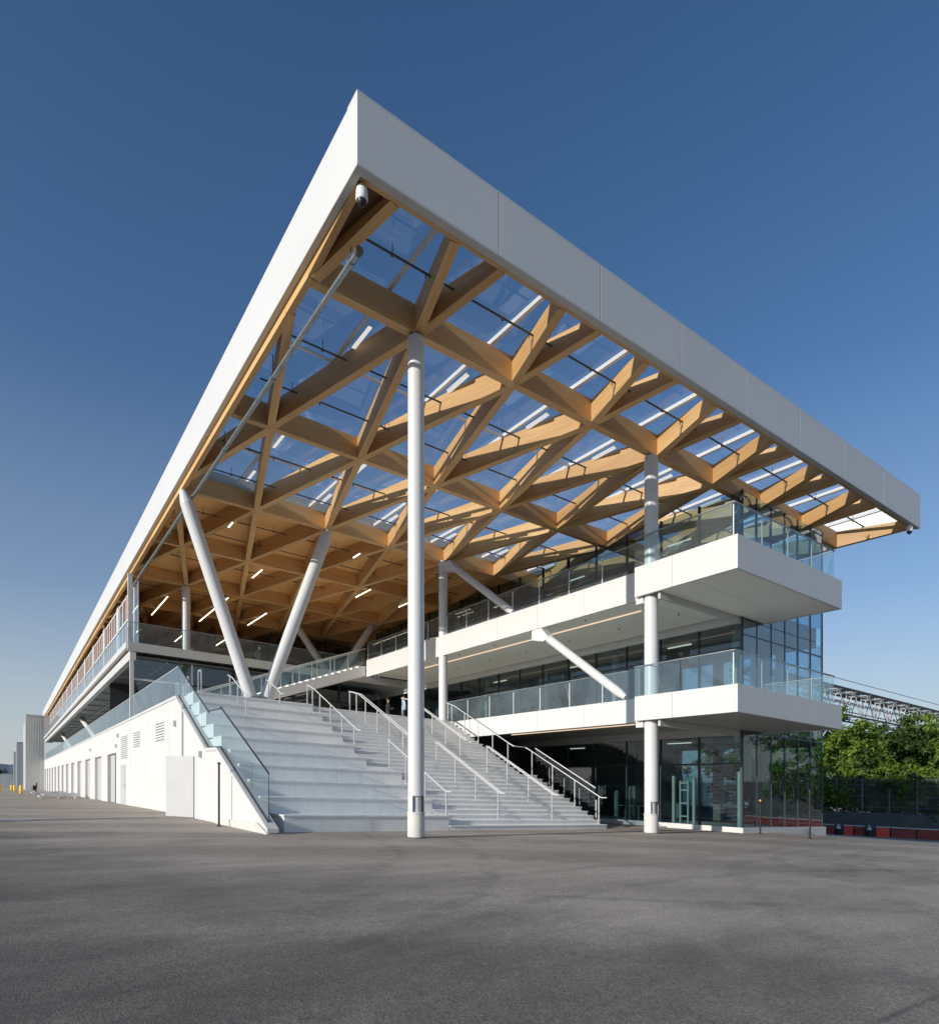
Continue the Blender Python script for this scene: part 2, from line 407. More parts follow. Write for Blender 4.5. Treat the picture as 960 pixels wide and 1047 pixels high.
# ------------------------------------------------------------------ ground
def gz(x, y):
    z = 0.
    if y > 30: z -= .0088 * (y - 30) if y < 230 else .0088 * 200
    if x > 25: z -= .045 * min(x - 25, 42)
    if x < -20: z += -SHEAR * (x + 20)      # shear cancelled, so the apron levels out west of the building
    if x > 95: z += -SHEAR * (x - 95)
    return z
g = MB()
xs = [-900, -400, -150, -70, -40, -20, -10, 0, 6, 12, 18, 25, 29, 33, 37, 41, 45, 49, 55, 61, 67, 75, 95, 120, 150, 300, 900]
ys = [-600, -200, -80, -40, -20, -8, 0, 8, 16, 23, 30, 45, 65, 90, 120, 160, 230, 320, 500, 900, 1600]
for y in ys:
    for x in xs: g.v.append((x, y, gz(x, y)))
for j in range(len(ys) - 1):
    for i in range(len(xs) - 1):
        a = j * len(xs) + i; g.face([a, a + 1, a + 1 + len(xs), a + len(xs)])
tag(g.build('ground', M['asphalt'], smooth=False), kind='structure')

# faded painted line sweeping across the apron on the right
m, nt, out = newmat('faded_line_paint')
n1 = ramp(nt, noise(nt, geo(nt), 14, 6, .7), [(.42, (0,) * 3), (.62, (1,) * 3)])
p = N(nt, 'ShaderNodeBsdfPrincipled'); p.inputs['Base Color'].default_value = (.30, .295, .28, 1); p.inputs['Roughness'].default_value = .8
t = N(nt, 'ShaderNodeBsdfTransparent'); x_ = N(nt, 'ShaderNodeMixShader')
nt.links.new(n1, x_.inputs[0]); nt.links.new(t.outputs[0], x_.inputs[1]); nt.links.new(p.outputs[0], x_.inputs[2]); nt.links.new(x_.outputs[0], out.inputs[0])
M['line'] = m
lm = MB()
pts = [(20.6, 14.4), (21.5, 12.2), (22.4, 9.8), (23.2, 7.2), (23.9, 4.2)]
for i in range(len(pts) - 1):
    (a, b), (c, d) = pts[i], pts[i + 1]
    lm.quad((a, b, .006), (c, d, .006), (c + .14, d + .03, .006), (a + .14, b + .03, .006))
tag(lm.build('ground_line', M['line']), kind='structure')

# ------------------------------------------------------------------ timber roof
ZB = 13.13          # underside of the timber at the nodes
ZT = 13.86          # top of the timber
X0, X1 = 5.62, 31.3
RY = [14.52 + 6.75 * k for k in range(8)]     # row beams
FY = 11.62          # inner face of the front edge
SP = 3.25
roof = thing('timber_roof', 'large flat canopy of crossing timber beams with white fascia over the grand staircase', 'roof', (18.5, 28, ZB))
# fascia: front panels split by the seams seen in the photograph, long side in 8 m sheets
seams = [5.5, 9.0, 12.3, 15.62, 18.92, 22.2, 25.45, 28.75, 32.45]
for i in range(len(seams) - 1):
    a, b = seams[i] + (.012 if i else 0), seams[i + 1]
    mb = MB(); mb.box(a, b - .012, 11.45, 11.56, 13.42, 14.83); mb.build('fascia_panel', M['fascia'], roof, bevel=.006)
y = 11.566
k = 0
while y < 156:
    y2 = min(y + 8.2, 156.5)
    bx('fascia_panel', M['fascia'], roof, 5.5, 5.61, y, y2 - .008, 13.42, 14.83, bevel=.006); y = y2
bx('fascia_panel', M['fascia'], roof, 5.612, 31, 156.4, 156.5, 13.42, 14.83)
bx('soffit_trim', M['trim'], roof, 5.5, 32.4, 11.45, 11.63, 13.385, 13.417)
bx('soffit_trim', M['trim'], roof, 5.5, 5.66, 11.632, 156.4, 13.385, 13.417)
bx('roof_cap', M['fascia'], roof, 5.5, 32.4, 11.45, 11.9, 14.832, 14.86)
# edge timbers
mb = MB(); mb.beam((5.7, 11.72, 13.44), (31.9, 11.72, 13.44), .16, .40); mb.build('edge_beam', M['glulam'], roof)
mb = MB(); mb.beam((5.74, 11.82, 13.40), (5.74, 14.4, 13.16), .16, .44, .7); mb.build('edge_beam', M['glulam'], roof)
for i in range(7):
    mb = MB(); mb.beam((5.74, RY[i] - .12, 13.142), (5.74, RY[i + 1] - .12, 13.142), .16, .71); mb.build('edge_beam', M['glulam'], roof)
mb = MB(); mb.beam((5.74, RY[7] - .12, 13.142), (5.74, 156.3, 13.142), .16, .71); mb.build('edge_beam', M['glulam'], roof)
# right hand end timbers follow the last diagonal, then the side
mb = MB(); mb.beam((31.32, 14.52, 13.135), (32.25, 11.8, 13.43), .2, .72, .40); mb.build('edge_beam', M['glulam'], roof)
mb = MB(); mb.beam((31.33, 14.5, 13.137), (31.33, 62, 13.137), .2, .72); mb.build('edge_beam', M['glulam'], roof)
bx('fascia_panel', M['fascia'], roof, 31.45, 31.55, 14.6, 156.4, 13.42, 14.83)
bx('fascia_panel', M['fascia'], roof, 5.615, 5.7, 11.57, 11.62, 13.9, 14.8)
mb = MB(); mb.prism([(32.45, 11.56), (32.33, 11.56), (31.44, 14.6), (31.55, 14.6)], 2, 13.43, 14.82); mb.build('fascia_panel', M['fascia'], roof)
# row beams, one member per bay
bays = [5.45 + SP * i for i in range(9)]
bays_o = [5.45 - SP / 2 + SP * i for i in range(10)]
for r, y in enumerate(RY):
    ns = bays if r % 2 == 0 else bays_o
    ns = [max(X0 + .2, min(n, X1 - .05)) for n in ns]
    if ns[-1] < X1 - .3: ns.append(X1 - .05)
    for a, b in zip(ns, ns[1:]):
        if b - a < .3: continue
        mb = MB(); mb.beam((a + .003, y, ZB), (b - .003, y, ZB), .25, ZT - ZB); mb.build('row_beam', M['glulam'], roof)
def nodes(r): return bays if r % 2 == 0 else bays_o
def clipx(p, q):
    # keep the member between the long edges of the roof
    (xa, ya), (xb, yb) = p, q
    lo, hi = X0 + .14, X1 - .06
    def cut(xa, ya, xb, yb):
        if xa < lo: t = (lo - xa) / (xb - xa); xa, ya = lo, ya + (yb - ya) * t
        if xa > hi: t = (hi - xa) / (xb - xa); xa, ya = hi, ya + (yb - ya) * t
        return xa, ya
    if (xa < lo and xb < lo + .4) or (xb < lo and xa < lo + .4) or (xa > hi and xb > hi - .4) or (xb > hi and xa > hi - .4): return None
    a = cut(xa, ya, xb, yb); b = cut(xb, yb, xa, ya); return a, b
DW = .235
# front strip: members run out from the first row to the fascia and get shallower
for n in bays[:-1]:
    for sgn in (-1, 1):
        e = (n + sgn * SP / 2 * (RY[0] - FY - .18) / 6.75, FY + .18)
        if e[0] < X0 + .1: continue
        st_ = (n, RY[0])
        if n < X0: st_ = (5.84, RY[0] - .16); e = (6.52, e[1])
        mb = MB(); mb.beam((st_[0], st_[1], ZB + .004 + .004 * (sgn > 0)), (e[0], e[1], 13.43), DW, ZT - ZB - .006, .41); mb.build('diagonal_beam', M['glulam'], roof)
# the corner is closed with a board
mb = MB(); mb.quad((5.82, 11.8, 13.60), (6.5, 11.8, 13.60), (5.92, 14.2, 13.5), (5.82, 14.2, 13.5)); mb.build('corner_board', M['plyd'], roof)
far = MB()
cnt = 0
for r in range(len(RY) - 1):
    for n in nodes(r):
        for sgn in (-1, 1):
            c = clipx((n, RY[r]), (n + sgn * SP / 2, RY[r + 1]))
            if not c: continue
            a, b = c; dz = .004 + .004 * (sgn > 0)
            mb = far if r >= 5 else MB()
            mb.beam((a[0], a[1], ZB + dz), (b[0], b[1], ZB + dz), DW, ZT - ZB - .006)
            if r < 5: mb.build('diagonal_beam', M['glulam'], roof); cnt += 1
tag(far.build('diagonal_beam', M['glulam'], roof), kind='stuff')
# glazed part: rafters along y, purlins along x, panes between
GX = [5.62] + [7.85 + SP * i for i in range(8)] + [31.4]
GY = [11.6, 14.52, 17.9, 21.27, 24.65, 28.02]
for i, x in enumerate(GX[1:-1]):
    bx('glazing_bar', M['wmull'], roof, x - .05, x + .05, 11.62, 27.98, 13.93, 14.05)
for y in GY[1:-1]:
    bx('glazing_bar', M['wmull'], roof, 5.65, 31.3, y - .04, y + .04, 13.875, 13.928)
for i in range(len(GX) - 1):
    for j in range(len(GY) - 1):
        mb = MB(); a, b, c, d = GX[i] + .02, GX[i + 1] - .02, GY[j] + .02, GY[j + 1] - .02
        mb.quad((a, c, 14.06), (b, c, 14.06), (b, d, 14.06), (a, d, 14.06)); mb.build('glass_pane', M['skyglass'], roof)
# opaque deck with timber lining over the halls
mb = MB(); mb.box(5.62, 31.4, 28.06, 156.3, 13.872, 13.9, grain=0); mb.build('timber_ceiling', M['ply'], roof)
bx('roof_deck', M['trim'], roof, 5.62, 31.4, 28.06, 156.3, 13.91, 14.3)

# lamps fixed below the glazing bars and below the timber ceiling
lampn = 0
def lamp(x, y, ln, z, label, mat='lampw', group='strip lights under the glass roof', w=.05):
    t = thing('strip_light', label, 'light', (x, y + ln / 2, z), group)
    bx('diffuser', M[mat], t, x - w, x + w, y, y + ln, z, z + .03)
    bx('housing', M['wmull'], t, x - w - .01, x + w + .01, y - .02, y + ln + .02, z + .032, z + .07)
    return t
for j, y in enumerate((15.8, 19.2, 22.6, 25.9)):
    for i in range(7):
        x = 7.98 + SP * i
        lamp(x, y, 1.05, 13.79, f'white strip light under the glass roof, {ORD[j]} line, {ORD[i]} bay from the corner')
for k, (i, y, ln) in enumerate(((0, 31.5, .7), (2, 31.2, .8), (1, 37.3, 1.8), (2, 37.3, 1.8), (3, 36.4, 2.1), (4, 36.6, 2.0), (0, 46.9, 6.0), (1, 44.4, 8.0), (2, 46.5, 4.5), (0, 59, 4.3), (1, 57.5, 4.0), (2, 57, 4.0))):
    row = 'nearest' if k < 2 else 'second' if k < 6 else 'third' if k < 9 else 'farthest'
    lamp((8.65 + 3.25 * i) * .945, y * .945, ln * .945, 13.03, f'warm strip light under the timber ceiling, {row} line, {ORD[i]} bay from the canopy edge', 'lamp', 'strip lights under the timber ceiling', .024)

# sprinkler pipes
for k, y in enumerate((13.13, 17.2, 19.6, 24.0, 26.4, 31.0, 33.3, 37.8, 44.6)):
    mb = MB(); mb.tube((6.2, y, 13.62), (31.0, y, 13.62), .028, 8)
    t = thing('sprinkler_pipe', f'thin dark pipe crossing between the roof beams, {ORD[k]} one back from the front fascia', 'pipe', (18.5, y, 13.62), 'thin pipes between the roof beams')
    mb.build('pipe', M['dpipe'], t, smooth=True)
    c = MB()
    for i in range(8):
        x = 7.2 + SP * i
        c.tube((x, y, 13.60), (x, y, 13.9), .012, 6); c.box(x - .03, x + .03, y - .04, y + .04, 13.575, 13.62)
        c.tube((x + .9, y, 13.5), (x + .9, y, 13.6), .018, 6)
    c.build('clamp', M['dpipe'], t)
t = thing('drain_pipe', 'long grey galvanised pipe hung below the timber along the left roof edge', 'pipe', (6.2, 28, 12.9))
mb = MB(); mb.tube((6.17, 12.8, 12.92), (6.0, 43.1, 12.92), .066, 14); mb.build('pipe', M['galv'], t, smooth=True)
for y in (12.9, 18.0, 23.0, 28.2, 33.4, 38.5):
    x = 6.17 - .17 * (y - 12.8) / 30.3
    mb = MB(); mb.tube((x, y + .2, 12.92), (x, y + .32, 12.92), .088, 14); mb.build('collar', M['galv'], t, smooth=True)
    mb = MB(); mb.tube((x, y + .26, 13.0), (x, y + .26, 13.6), .014, 6); mb.box(x - .05, x + .05, y + .22, y + .30, 13.005, 13.03); mb.build('hanger', M['dpipe'], t)
q = MB(); q.tube((6.17, 12.72, 12.92), (6.17, 12.82, 12.92), .095, 14); q.build('end_cap', M['dpipe'], t, smooth=True)

# security cameras
def dome(at, label, group='dome cameras on the canopy'):
    x, y, z = at
    t = thing('security_camera', label, 'camera', at, group)
    mb = MB(); mb.lathe((x, y, z), [(.05, .14), (.10, .13), (.12, .05), (.125, -.10), (.11, -.14)], 16); mb.build('housing', M['wcam'], t, smooth=True)
    mb = MB(); mb.lathe((x, y, z - .14), [(.10, 0), (.095, -.05), (.06, -.10), (.01, -.12)], 16); mb.build('dome', M['black'], t, smooth=True)
    return t
dome((5.78, 11.82, 13.24), 'white dome security camera hung at the sharp near corner of the canopy')
dome((31.7, 11.60, 13.26), 'white dome security camera under the far right tip of the canopy')

# ------------------------------------------------------------------ columns
def column(x, y, z0, z1, r, label, sleeve=False, cap=True):
    t = thing('round_column', label, 'column', (x, y, z0), 'round white steel columns')
    b = MB()
    zs = z0 + (1.22 if sleeve else 0)
    b.tube((x, y, zs), (x, y, z1), r, 28); b.build('shaft', M['paint'], t, smooth=True)
    if sleeve:
        b = MB(); b.tube((x, y, z0), (x, y, z0 + .78), r + .012, 28); b.build('base_sleeve', M['kerbc'], t, smooth=True)
        b = MB(); b.tube((x, y, -.05), (x, y, .025), r + .045, 28); b.build('foot_joint', M['dconcrete'], t, smooth=True)
        # opened hatch: cylinder wall left off towards the south west
        b = MB(); n = 28; k = 0; a0 = R(262)      # centre of the opening
        arc = [a0 + R(48) + (2 * math.pi - R(96)) * i / n for i in range(n + 1)]
        for zz in (z0 + .782, z0 + 1.218):
            for an in arc: b.v.append((x + r * math.cos(an), y + r * math.sin(an), zz))
        for i in range(n): b.face([i, i + 1, n + 2 + i, n + 1 + i])
        b.build('shaft', M['paint'], t, smooth=True)
        b = MB(); b.tube((x, y, z0 + .781), (x, y, z0 + 1.219), r * .62, 20); b.build('core', M['paint'], t, smooth=True)
        b = MB(); b.tube((x, y, z0 + .77), (x, y, z0 + .80), r + .028, 28); b.build('ring', M['kerbc'], t, smooth=True)
    if cap:
        b = MB(); b.tube((x, y, z1), (x, y, z1 + .06), r * .8, 20); b.build('cap_plate', M['galv'], t)
    return t
column(8.66, 14.52, -.12, 13.07, .215, 'tall white round column standing alone on the asphalt in front of the stairs', True)
column(18.14, 14.52, -.12, 13.07, .235, 'tall white round column carrying both balconies beside the glass entrance', True)
column(18.27, 27.9, 4.0, 13.07, .23, 'white round column rising from the top of the stairs to a branching strut')
column(8.66, 41.5, 4.0, 13.07, .235, 'white round column behind the glass edge of the upper left gallery')
def strut(a, b, r, label, shoe=True, group='leaning white columns', name='slanted_column'):
    a = Vector(a); b = Vector(b); t = thing(name, label, 'column', tuple(a), group); d = (b - a).normalized()
    mb = MB(); mb.tube(a + d * .3, b - d * .5, r, 24); mb.build('shaft', M['paint'], t, smooth=True)
    mb = MB(); mb.tube(b - d * .5, b, r, 20, r * .55); mb.build('tapered_end', M['paint'], t, smooth=True)
    mb = MB(); mb.bar(a, a + d * .32, r * 1.1, r * 2.1); mb.build('foot_plate', M['galv'], t)
    return t
strut((8.52, 27.95, 4.76), (5.72, 28.0, 13.12), .27, 'leaning white column rising left to the canopy edge, left arm of the V above the seating steps')
strut((8.98, 27.95, 4.76), (12.0, 28.0, 13.12), .27, 'leaning white column rising right to the timber, right arm of the V above the seating steps')
strut((20.2, 46.0, 9.2), (16.9, 45.5, 13.12), .25, 'leaning white column deep under the timber ceiling behind the V columns', group='leaning white columns')
strut((19.2, 43.0, 9.2), (21.4, 42.0, 13.12), .25, 'leaning white column behind the left end of the upper balcony glass', group='leaning white columns')
def brace(a, b, label):
    a = Vector(a); b = Vector(b); d = (b - a).normalized(); x = a.x
    t = thing('diagonal_brace', label, 'brace', tuple(a), 'white diagonal braces')
    mb = MB(); mb.tube(a + d * .55, b - d * .35, .17, 20); mb.build('shaft', M['paint'], t, smooth=True)
    mb = MB(); mb.tube(b - d * .36, b, .165, 20, .10); mb.build('tapered_end', M['paint'], t, smooth=True)
    mb = MB(); mb.prism([(a.y + .45, a.z + .16), (a.y - .15, a.z + .16), (a.y - .62, a.z - .3), (a.y - .25, a.z - .42), (a.y + .45, a.z - .25)], 0, x - .17, x + .17)
    mb.build('head_bracket', M['paint'], t, bevel=.01)
    return t
brace((18.25, 27.2, 12.78), (18.25, 22.2, 9.3), 'white diagonal brace from the column head under the timber down to the upper balcony')
brace((18.25, 20.3, 8.03), (18.25, 15.75, 4.85), 'white diagonal brace between the underside of the upper balcony and the lower balcony')

# ------------------------------------------------------------------ balconies
def guard_panes(t, p, q, z0, h, step, mat='guard', off=.02, post=None, rail=True):
    p = Vector((*p, 0)); q = Vector((*q, 0)); ln = (q - p).length; n = max(1, round(ln / step)); d = (q - p) / n
    for i in range(n):
        a = p + d * (i + .012 / max(.1, d.length)); b = p + d * (i + 1 - .012 / max(.1, d.length))
        mb = MB(); mb.quad((a.x, a.y, z0), (b.x, b.y, z0), (b.x, b.y, z0 + h), (a.x, a.y, z0 + h)); mb.build('glass_pane', M[mat], t)
        if post:
            mb = MB(); u = d.normalized(); nx = Vector((-u.y, u.x, 0)) * post; c = p + d * i + nx
            mb.box(c.x - .016, c.x + .016, c.y - .016, c.y + .016, z0, z0 + h * .94); mb.build('post', M['wmull'], t)
    if rail:
        mb = MB(); mb.bar(p + Vector((0, 0, z0 + h + .012)), q + Vector((0, 0, z0 + h + .012)), .05, .03); mb.build('handrail', M['galv'], t)
def balcony(zt, zb, ylow, label, glabel, soff, ytop):
    t = thing('balcony', label, 'balcony', (21, 20, zb), 'white balconies of the glass pavilion')
    # proud end bay
    xs = [24.3 - .0, 21.05, 17.75]
    bx('fascia_panel', M['panel'], t, 21.03, 24.3, 11.02, 11.12, zb, zt, bevel=.006)
    bx('fascia_panel', M['panel'], t, 17.75, 21.015, 11.02, 11.12, zb, zt, bevel=.006)
    bx('fascia_panel', M['panel'], t, 17.75, 17.85, 11.123, 13.35, zb, zt, bevel=.006)
    bx('fascia_panel', M['panel'], t, 17.75, 17.85, 13.362, 14.93, zb, zt, bevel=.006)
    bx('fascia_panel', M['panel'], t, 17.853, 18.2, 14.83, 14.93, zb + .02, zt, bevel=.004)
    bx('fascia_panel', M['panel'], t, 24.2, 24.3, 11.123, 13.9, zb, zt, bevel=.006)
    # rear length set a little behind it
    y = 14.95
    while y < ylow - .1:
        y2 = min(y + 2.75, ylow)
        if y2 > ylow - .8: y2 = ylow
        bx('fascia_panel', M['panel'], t, 18.12, 18.22, y + .01, y2, zb, zt, bevel=.006); y = y2
    # floor and lining
    bx('floor_slab', M['stair'], t, 17.86, 24.19, 11.13, 13.9, zt - .22, zt - .06)
    bx('floor_slab', M['stair'], t, 18.23, 22.7, 13.91, ylow, zt - .22, zt - .06)
    for (a, b) in ((17.86, 21.03), (21.045, 24.19)):
        for (c, d) in ((11.13, 12.65), (12.67, 13.9)):
            bx('soffit_panel', M[soff], t, a, b, c, d, zb + .02, zb + .05)
    y = 13.92
    while y < ylow - .1:
        y2 = min(y + 1.5, ylow)
        bx('soffit_panel', M[soff], t, 18.23, 22.65, y, y2 - .012, zb + .16, zb + .19); y = y2
    bx('soffit_beam', M['trim'], t, 17.9, 22.95, 13.95, 14.05, zb - .22, zb + .015)
    bx('bracket', M['panel'], t, 17.9, 18.13, 14.7, 15.0, zb - .22, zb + .0, bevel=.01)
    mb = MB(); mb.box(19.62, 19.66, 16.2, ylow - 4, zb + .13, zb + .158); mb.build('light_line', M['lamp2'], t)
    for i in range(6):
        for xx in (19.0, 21.0):
            mb = MB(); mb.tube((xx, 15.5 + i * 3.0, zb + .09), (xx, 15.5 + i * 3.0, zb + .158), .03, 8); mb.build('sprinkler_head', M['galv'], t)
    gd = thing('glass_guard', glabel, 'glass guard', (21, 14, zt), 'glass balcony guards')
    guard_panes(gd, (17.88, 11.2), (24.12, 11.2), zt - .05, 1.1, 1.55, post=.03)
    guard_panes(gd, (17.88, 15.05), (17.88, 11.22), zt - .05, 1.1, 1.9)
    guard_panes(gd, (24.12, 11.22), (24.12, 13.85), zt - .05, 1.1, 1.4)
    guard_panes(gd, (18.26, ytop), (18.26, 15.1), zt - .05, 1.1, 1.72, post=-.03)
    return t
M['lamp2'] = emit('warm_line_lamp', (1, .72, .50), 1.1)
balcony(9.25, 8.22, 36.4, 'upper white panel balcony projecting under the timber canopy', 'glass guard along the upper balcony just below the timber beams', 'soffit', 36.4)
balcony(4.75, 3.90, 27.98, 'lower white panel balcony above the glass entrance beside the stairs', 'blue tinted glass guard along the lower balcony above the entrance', 'soffit_shaded', 27.4)

# ------------------------------------------------------------------ glass pavilion
pav = thing('glass_pavilion', 'three storey glass block with dark mullions standing under the right end of the canopy', 'building', (25.9, 25, 0))
PX0, PX1, PY0, PY1 = 22.75, 28.95, 13.95, 44
bx('plinth', M['panel'], pav, PX0 - .12, PX1 + .1, PY0 - .12, PY0 + .1, -.3, .2, bevel=.01)
bx('plinth', M['panel'], pav, PX0 - .12, PX0 + .1, PY0 + .103, PY1, -.3, .2, bevel=.01)
levels = [(.2, 3.72), (4.62, 8.02), (8.9, 13.1)]
nx = 6; dx = (PX1 - PX0) / nx
for li, (z0, z1) in enumerate(levels):
    zt = [3.9, 8.2, 13.12][li]
    for i in range(nx):
        a, b = PX0 + dx * i + .03, PX0 + dx * (i + 1) - .03
        mb = MB(); mb.quad((a, PY0, z0 if li == 0 else levels[li - 1][1] + .18), (b, PY0, z0 if li == 0 else levels[li - 1][1] + .18), (b, PY0, zt - .03), (a, PY0, zt - .03))
        mb.build('glass_pane', M['facadeb' if li else 'facade'], pav)
    n = 16; dy = (PY1 - PY0) / n
    for i in range(n):
        a, b = PY0 + dy * i + .03, PY0 + dy * (i + 1) - .03
        mb = MB(); mb.quad((PX0, a, z0), (PX0, b, z0), (PX0, b, z1), (PX0, a, z1)); mb.build('glass_pane', M['facade'], pav)
    for i in range(8):
        a, b = PY0 + 3.75 * i + .03, PY0 + 3.75 * (i + 1) - .03
        mb = MB(); mb.quad((PX1, a, z0), (PX1, b, z0), (PX1, b, z1 + .1), (PX1, a, z1 + .1)); mb.build('glass_pane', M['facadeb'], pav)
for i in range(nx + 1):
    x = PX0 + dx * i
    bx('mullion', M['bmull'], pav, x - .02, x + .02, PY0 - .02, PY0 + .07, .2, 13.1)
for i in range(1, 17):
    y = PY0 + (PY1 - PY0) / 16 * i
    for li, (z0, z1) in enumerate(levels):
        bx('mullion', M['mull'], pav, PX0 - .035, PX0 + .10, y - .028, y + .028, z0, z1 + .02)
bx('corner_post', M['mull'], pav, PX0 - .09, PX0 - .03, PY0 - .09, PY0 - .04, .2, 13.1)
for z in (3.86, 7.62):
    bx('transom', M['bmull'], pav, PX0 + .03, PX1 - .03, PY0 - .018, PY0 + .06, z - .022, z + .022)
for z in (2.65, 7.1):
    bx('transom', M['mull'], pav, PX0 - .03, PX0 + .08, PY0 + .06, PY1, z - .03, z + .03)
for (z0, z1) in ((3.74, 4.6), (8.04, 8.88)):
    bx('floor_slab', M['interior'], pav, PX0 + .12, PX1 - .12, PY0 + .2, PY1, z0, z1)
    bx('spandrel', M['panel'], pav, PX0 - .02, PX0 + .11, PY0 + .13, PY1, z0 + .01, z1 - .01)
bx('ground_floor', M['kerbc'], pav, PX0 + .12, PX1 - .12, PY0 + .14, PY1, -.1, .1)
for (z0, z1) in levels:
    bx('back_wall', M['interior'], pav, PX0 + .2, PX1 - .1, PY1 - .2, PY1, z0, z1)
    bx('core_wall', M['interior'], pav, 25.6, 25.75, 21.5, 41, z0, z1)
    bx('core_wall', M['interior'], pav, 25.76, 28.6, 21.5, 21.65, z0, z1)
for i in range(5):
    bx('inner_column', M['interior'], pav, 28.45, 28.75, 16.2 + 2.4 * i, 16.6 + 2.4 * i, .2, 13.0)
# pale inner columns, low pilasters and a ladder frame seen through the entrance glass
for (x, y, z0, z1) in ((23.4, 14.6, 4.62, 8.0), (23.4, 14.6, 8.9, 13), (24.9, 15.4, 4.62, 8.0), (26.4, 15.6, 4.62, 8.0), (27.7, 15.2, 4.62, 8.0), (25.4, 15.3, 2.1, 3.7), (26.6, 15.2, 1.7, 3.7), (23.6, 21, 4.62, 8), (23.6, 26, 4.62, 8), (23.5, 31, 4.62, 8)):
    bx('inner_column', M['interiorw'], pav, x - .11, x + .11, y - .11, y + .11, z0, z1)
for (y, w, h) in ((14.25, .07, 2.35), (17.3, .06, 2.2), (19.8, .09, 1.6), (20.5, .09, 1.5), (16.3, .06, 2.1), (23.0, .45, 2.0), (26.5, .06, 2.0), (29.0, .06, 2.0)):
    bx('inner_pilaster', M['interiorw'], pav, PX0 + .3, PX0 + .4, y - w, y + w, .2, h)
lad = MB()
for y in (16.62, 17.0): lad.box(PX0 + .36, PX0 + .42, y - .035, y + .035, .2, 2.0)
for z in (.5, 1.05, 1.6, 1.9): lad.box(PX0 + .365, PX0 + .415, 16.66, 16.965, z - .03, z + .03)
lad.build('ladder_frame', M['interiorw'], pav)
# furniture and lamps inside, seen dimly through the panes
for li, zf in enumerate((.1, 4.62, 8.9)):
    for i in range(5):
        y = 15.6 + 4.1 * i
        if li == 0 and i in (0,): continue
        q = MB(); q.box(23.7, 24.5, y, y + 1.5, zf + .70, zf + .74)
        for (a_, b_) in ((23.75, y + .05), (24.45, y + .05), (23.75, y + 1.45), (24.45, y + 1.45)): q.box(a_ - .02, a_ + .02, b_ - .02, b_ + .02, zf, zf + .70)
        q.build('table', M['interiorw'], pav)
        q = MB(); q.box(24.6, 25.0, y + .5, y + .9, zf + .42, zf + .47); q.box(24.96, 25.0, y + .5, y + .9, zf + .47, zf + .95); q.box(24.62, 24.66, y + .52, y + .56, zf, zf + .42); q.box(24.62, 24.66, y + .84, y + .88, zf, zf + .42); q.build('chair', M['black'], pav)
    for i in range(3):
        y = 17.2 + 6.4 * i; zc = (3.70, 8.0, 12.6)[li]
        bx('ceiling_lamp', M['lampi'], pav, 24.1, 24.2, y, y + 1.2, zc - .03, zc)
# entrance doors in the shade under the lower balcony
for y in (21.7, 25.4):
    bx('door', M['charcoal'], pav, PX0 - .055, PX0 - .04, y, y + 1.5, .22, 2.6)
    d = MB(); d.box(PX0 - .11, PX0 - .075, y + .1, y + .14, .9, 1.7); d.build('door_handle', M['steel'], pav)

# dark end wall under the upper balcony behind the stairs
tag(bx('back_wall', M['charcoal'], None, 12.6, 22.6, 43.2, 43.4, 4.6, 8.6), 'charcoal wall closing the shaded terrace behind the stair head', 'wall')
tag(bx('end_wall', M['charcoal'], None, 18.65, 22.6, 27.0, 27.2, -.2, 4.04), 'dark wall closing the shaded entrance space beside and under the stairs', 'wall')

# ------------------------------------------------------------------ terrace, seating steps and stairs
ter = bx('terrace', M['stair'], None, 5.72, 22.6, 28.002, 156, 4.30, 4.745)
tag(ter, kind='structure')
stp = thing('grand_staircase', 'wide white staircase with broad seating steps climbing to the terrace under the canopy', 'stairs', (12, 21, 0))
TR, TD = .475, 1.0
RH = TR / 3; TS = TD / 3; YS = 17.0; YM = YS + 13 * TS
for k in range(10):
    y0 = YS + TD * k
    xr = 11.35 if k < 4 else 10.45
    mb = MB(); xl = 6.02 if k == 0 else 5.68; zt_ = TR * (k + 1) - .001 * (k == 9)
    mb.box(xl, xr, y0, 28.0, TR * k - (0 if k else .3), zt_ - .052); sst = mb.build('seating_step', M['stairj'], stp)
    mb = MB(); mb.box(xl - (.03 if k == 0 else 0), xr + .012, y0 - .035, y0 + 1.1, zt_ - .05, zt_); mb.build('tread', M['stairj'], sst, bevel=.008)
mb = MB(); mb.box(10.452, 11.35, YS + 12 * TS, YM, RH * 9, RH * 13); mb.build('landing_block', M['stair'], stp, bevel=.012)
for j in range(30):
    lo = j < 13
    mb = MB(); xa_, xb_ = (11.375, 18.6) if lo else (10.475, 17.9); zt_ = RH * (j + 1) - .002 * (j == 29)
    mb.box(xa_, xb_, YS + TS * j, 28.0 if not lo else YM + .02, RH * j - (.3 if j == 0 else 0), zt_ - .037); sst = mb.build('step', M['stairj'], stp)
    mb = MB(); mb.box(xa_, xb_ + .02, YS + TS * j - .03, YS + TS * j + .36, zt_ - .035, zt_); mb.build('tread', M['stairj'], sst, bevel=.006)
def zst(y):
    # walking line of the stair nosings
    if y < YS: return RH * .3
    return min(4.75, RH * (1 + (y - YS) / TS))
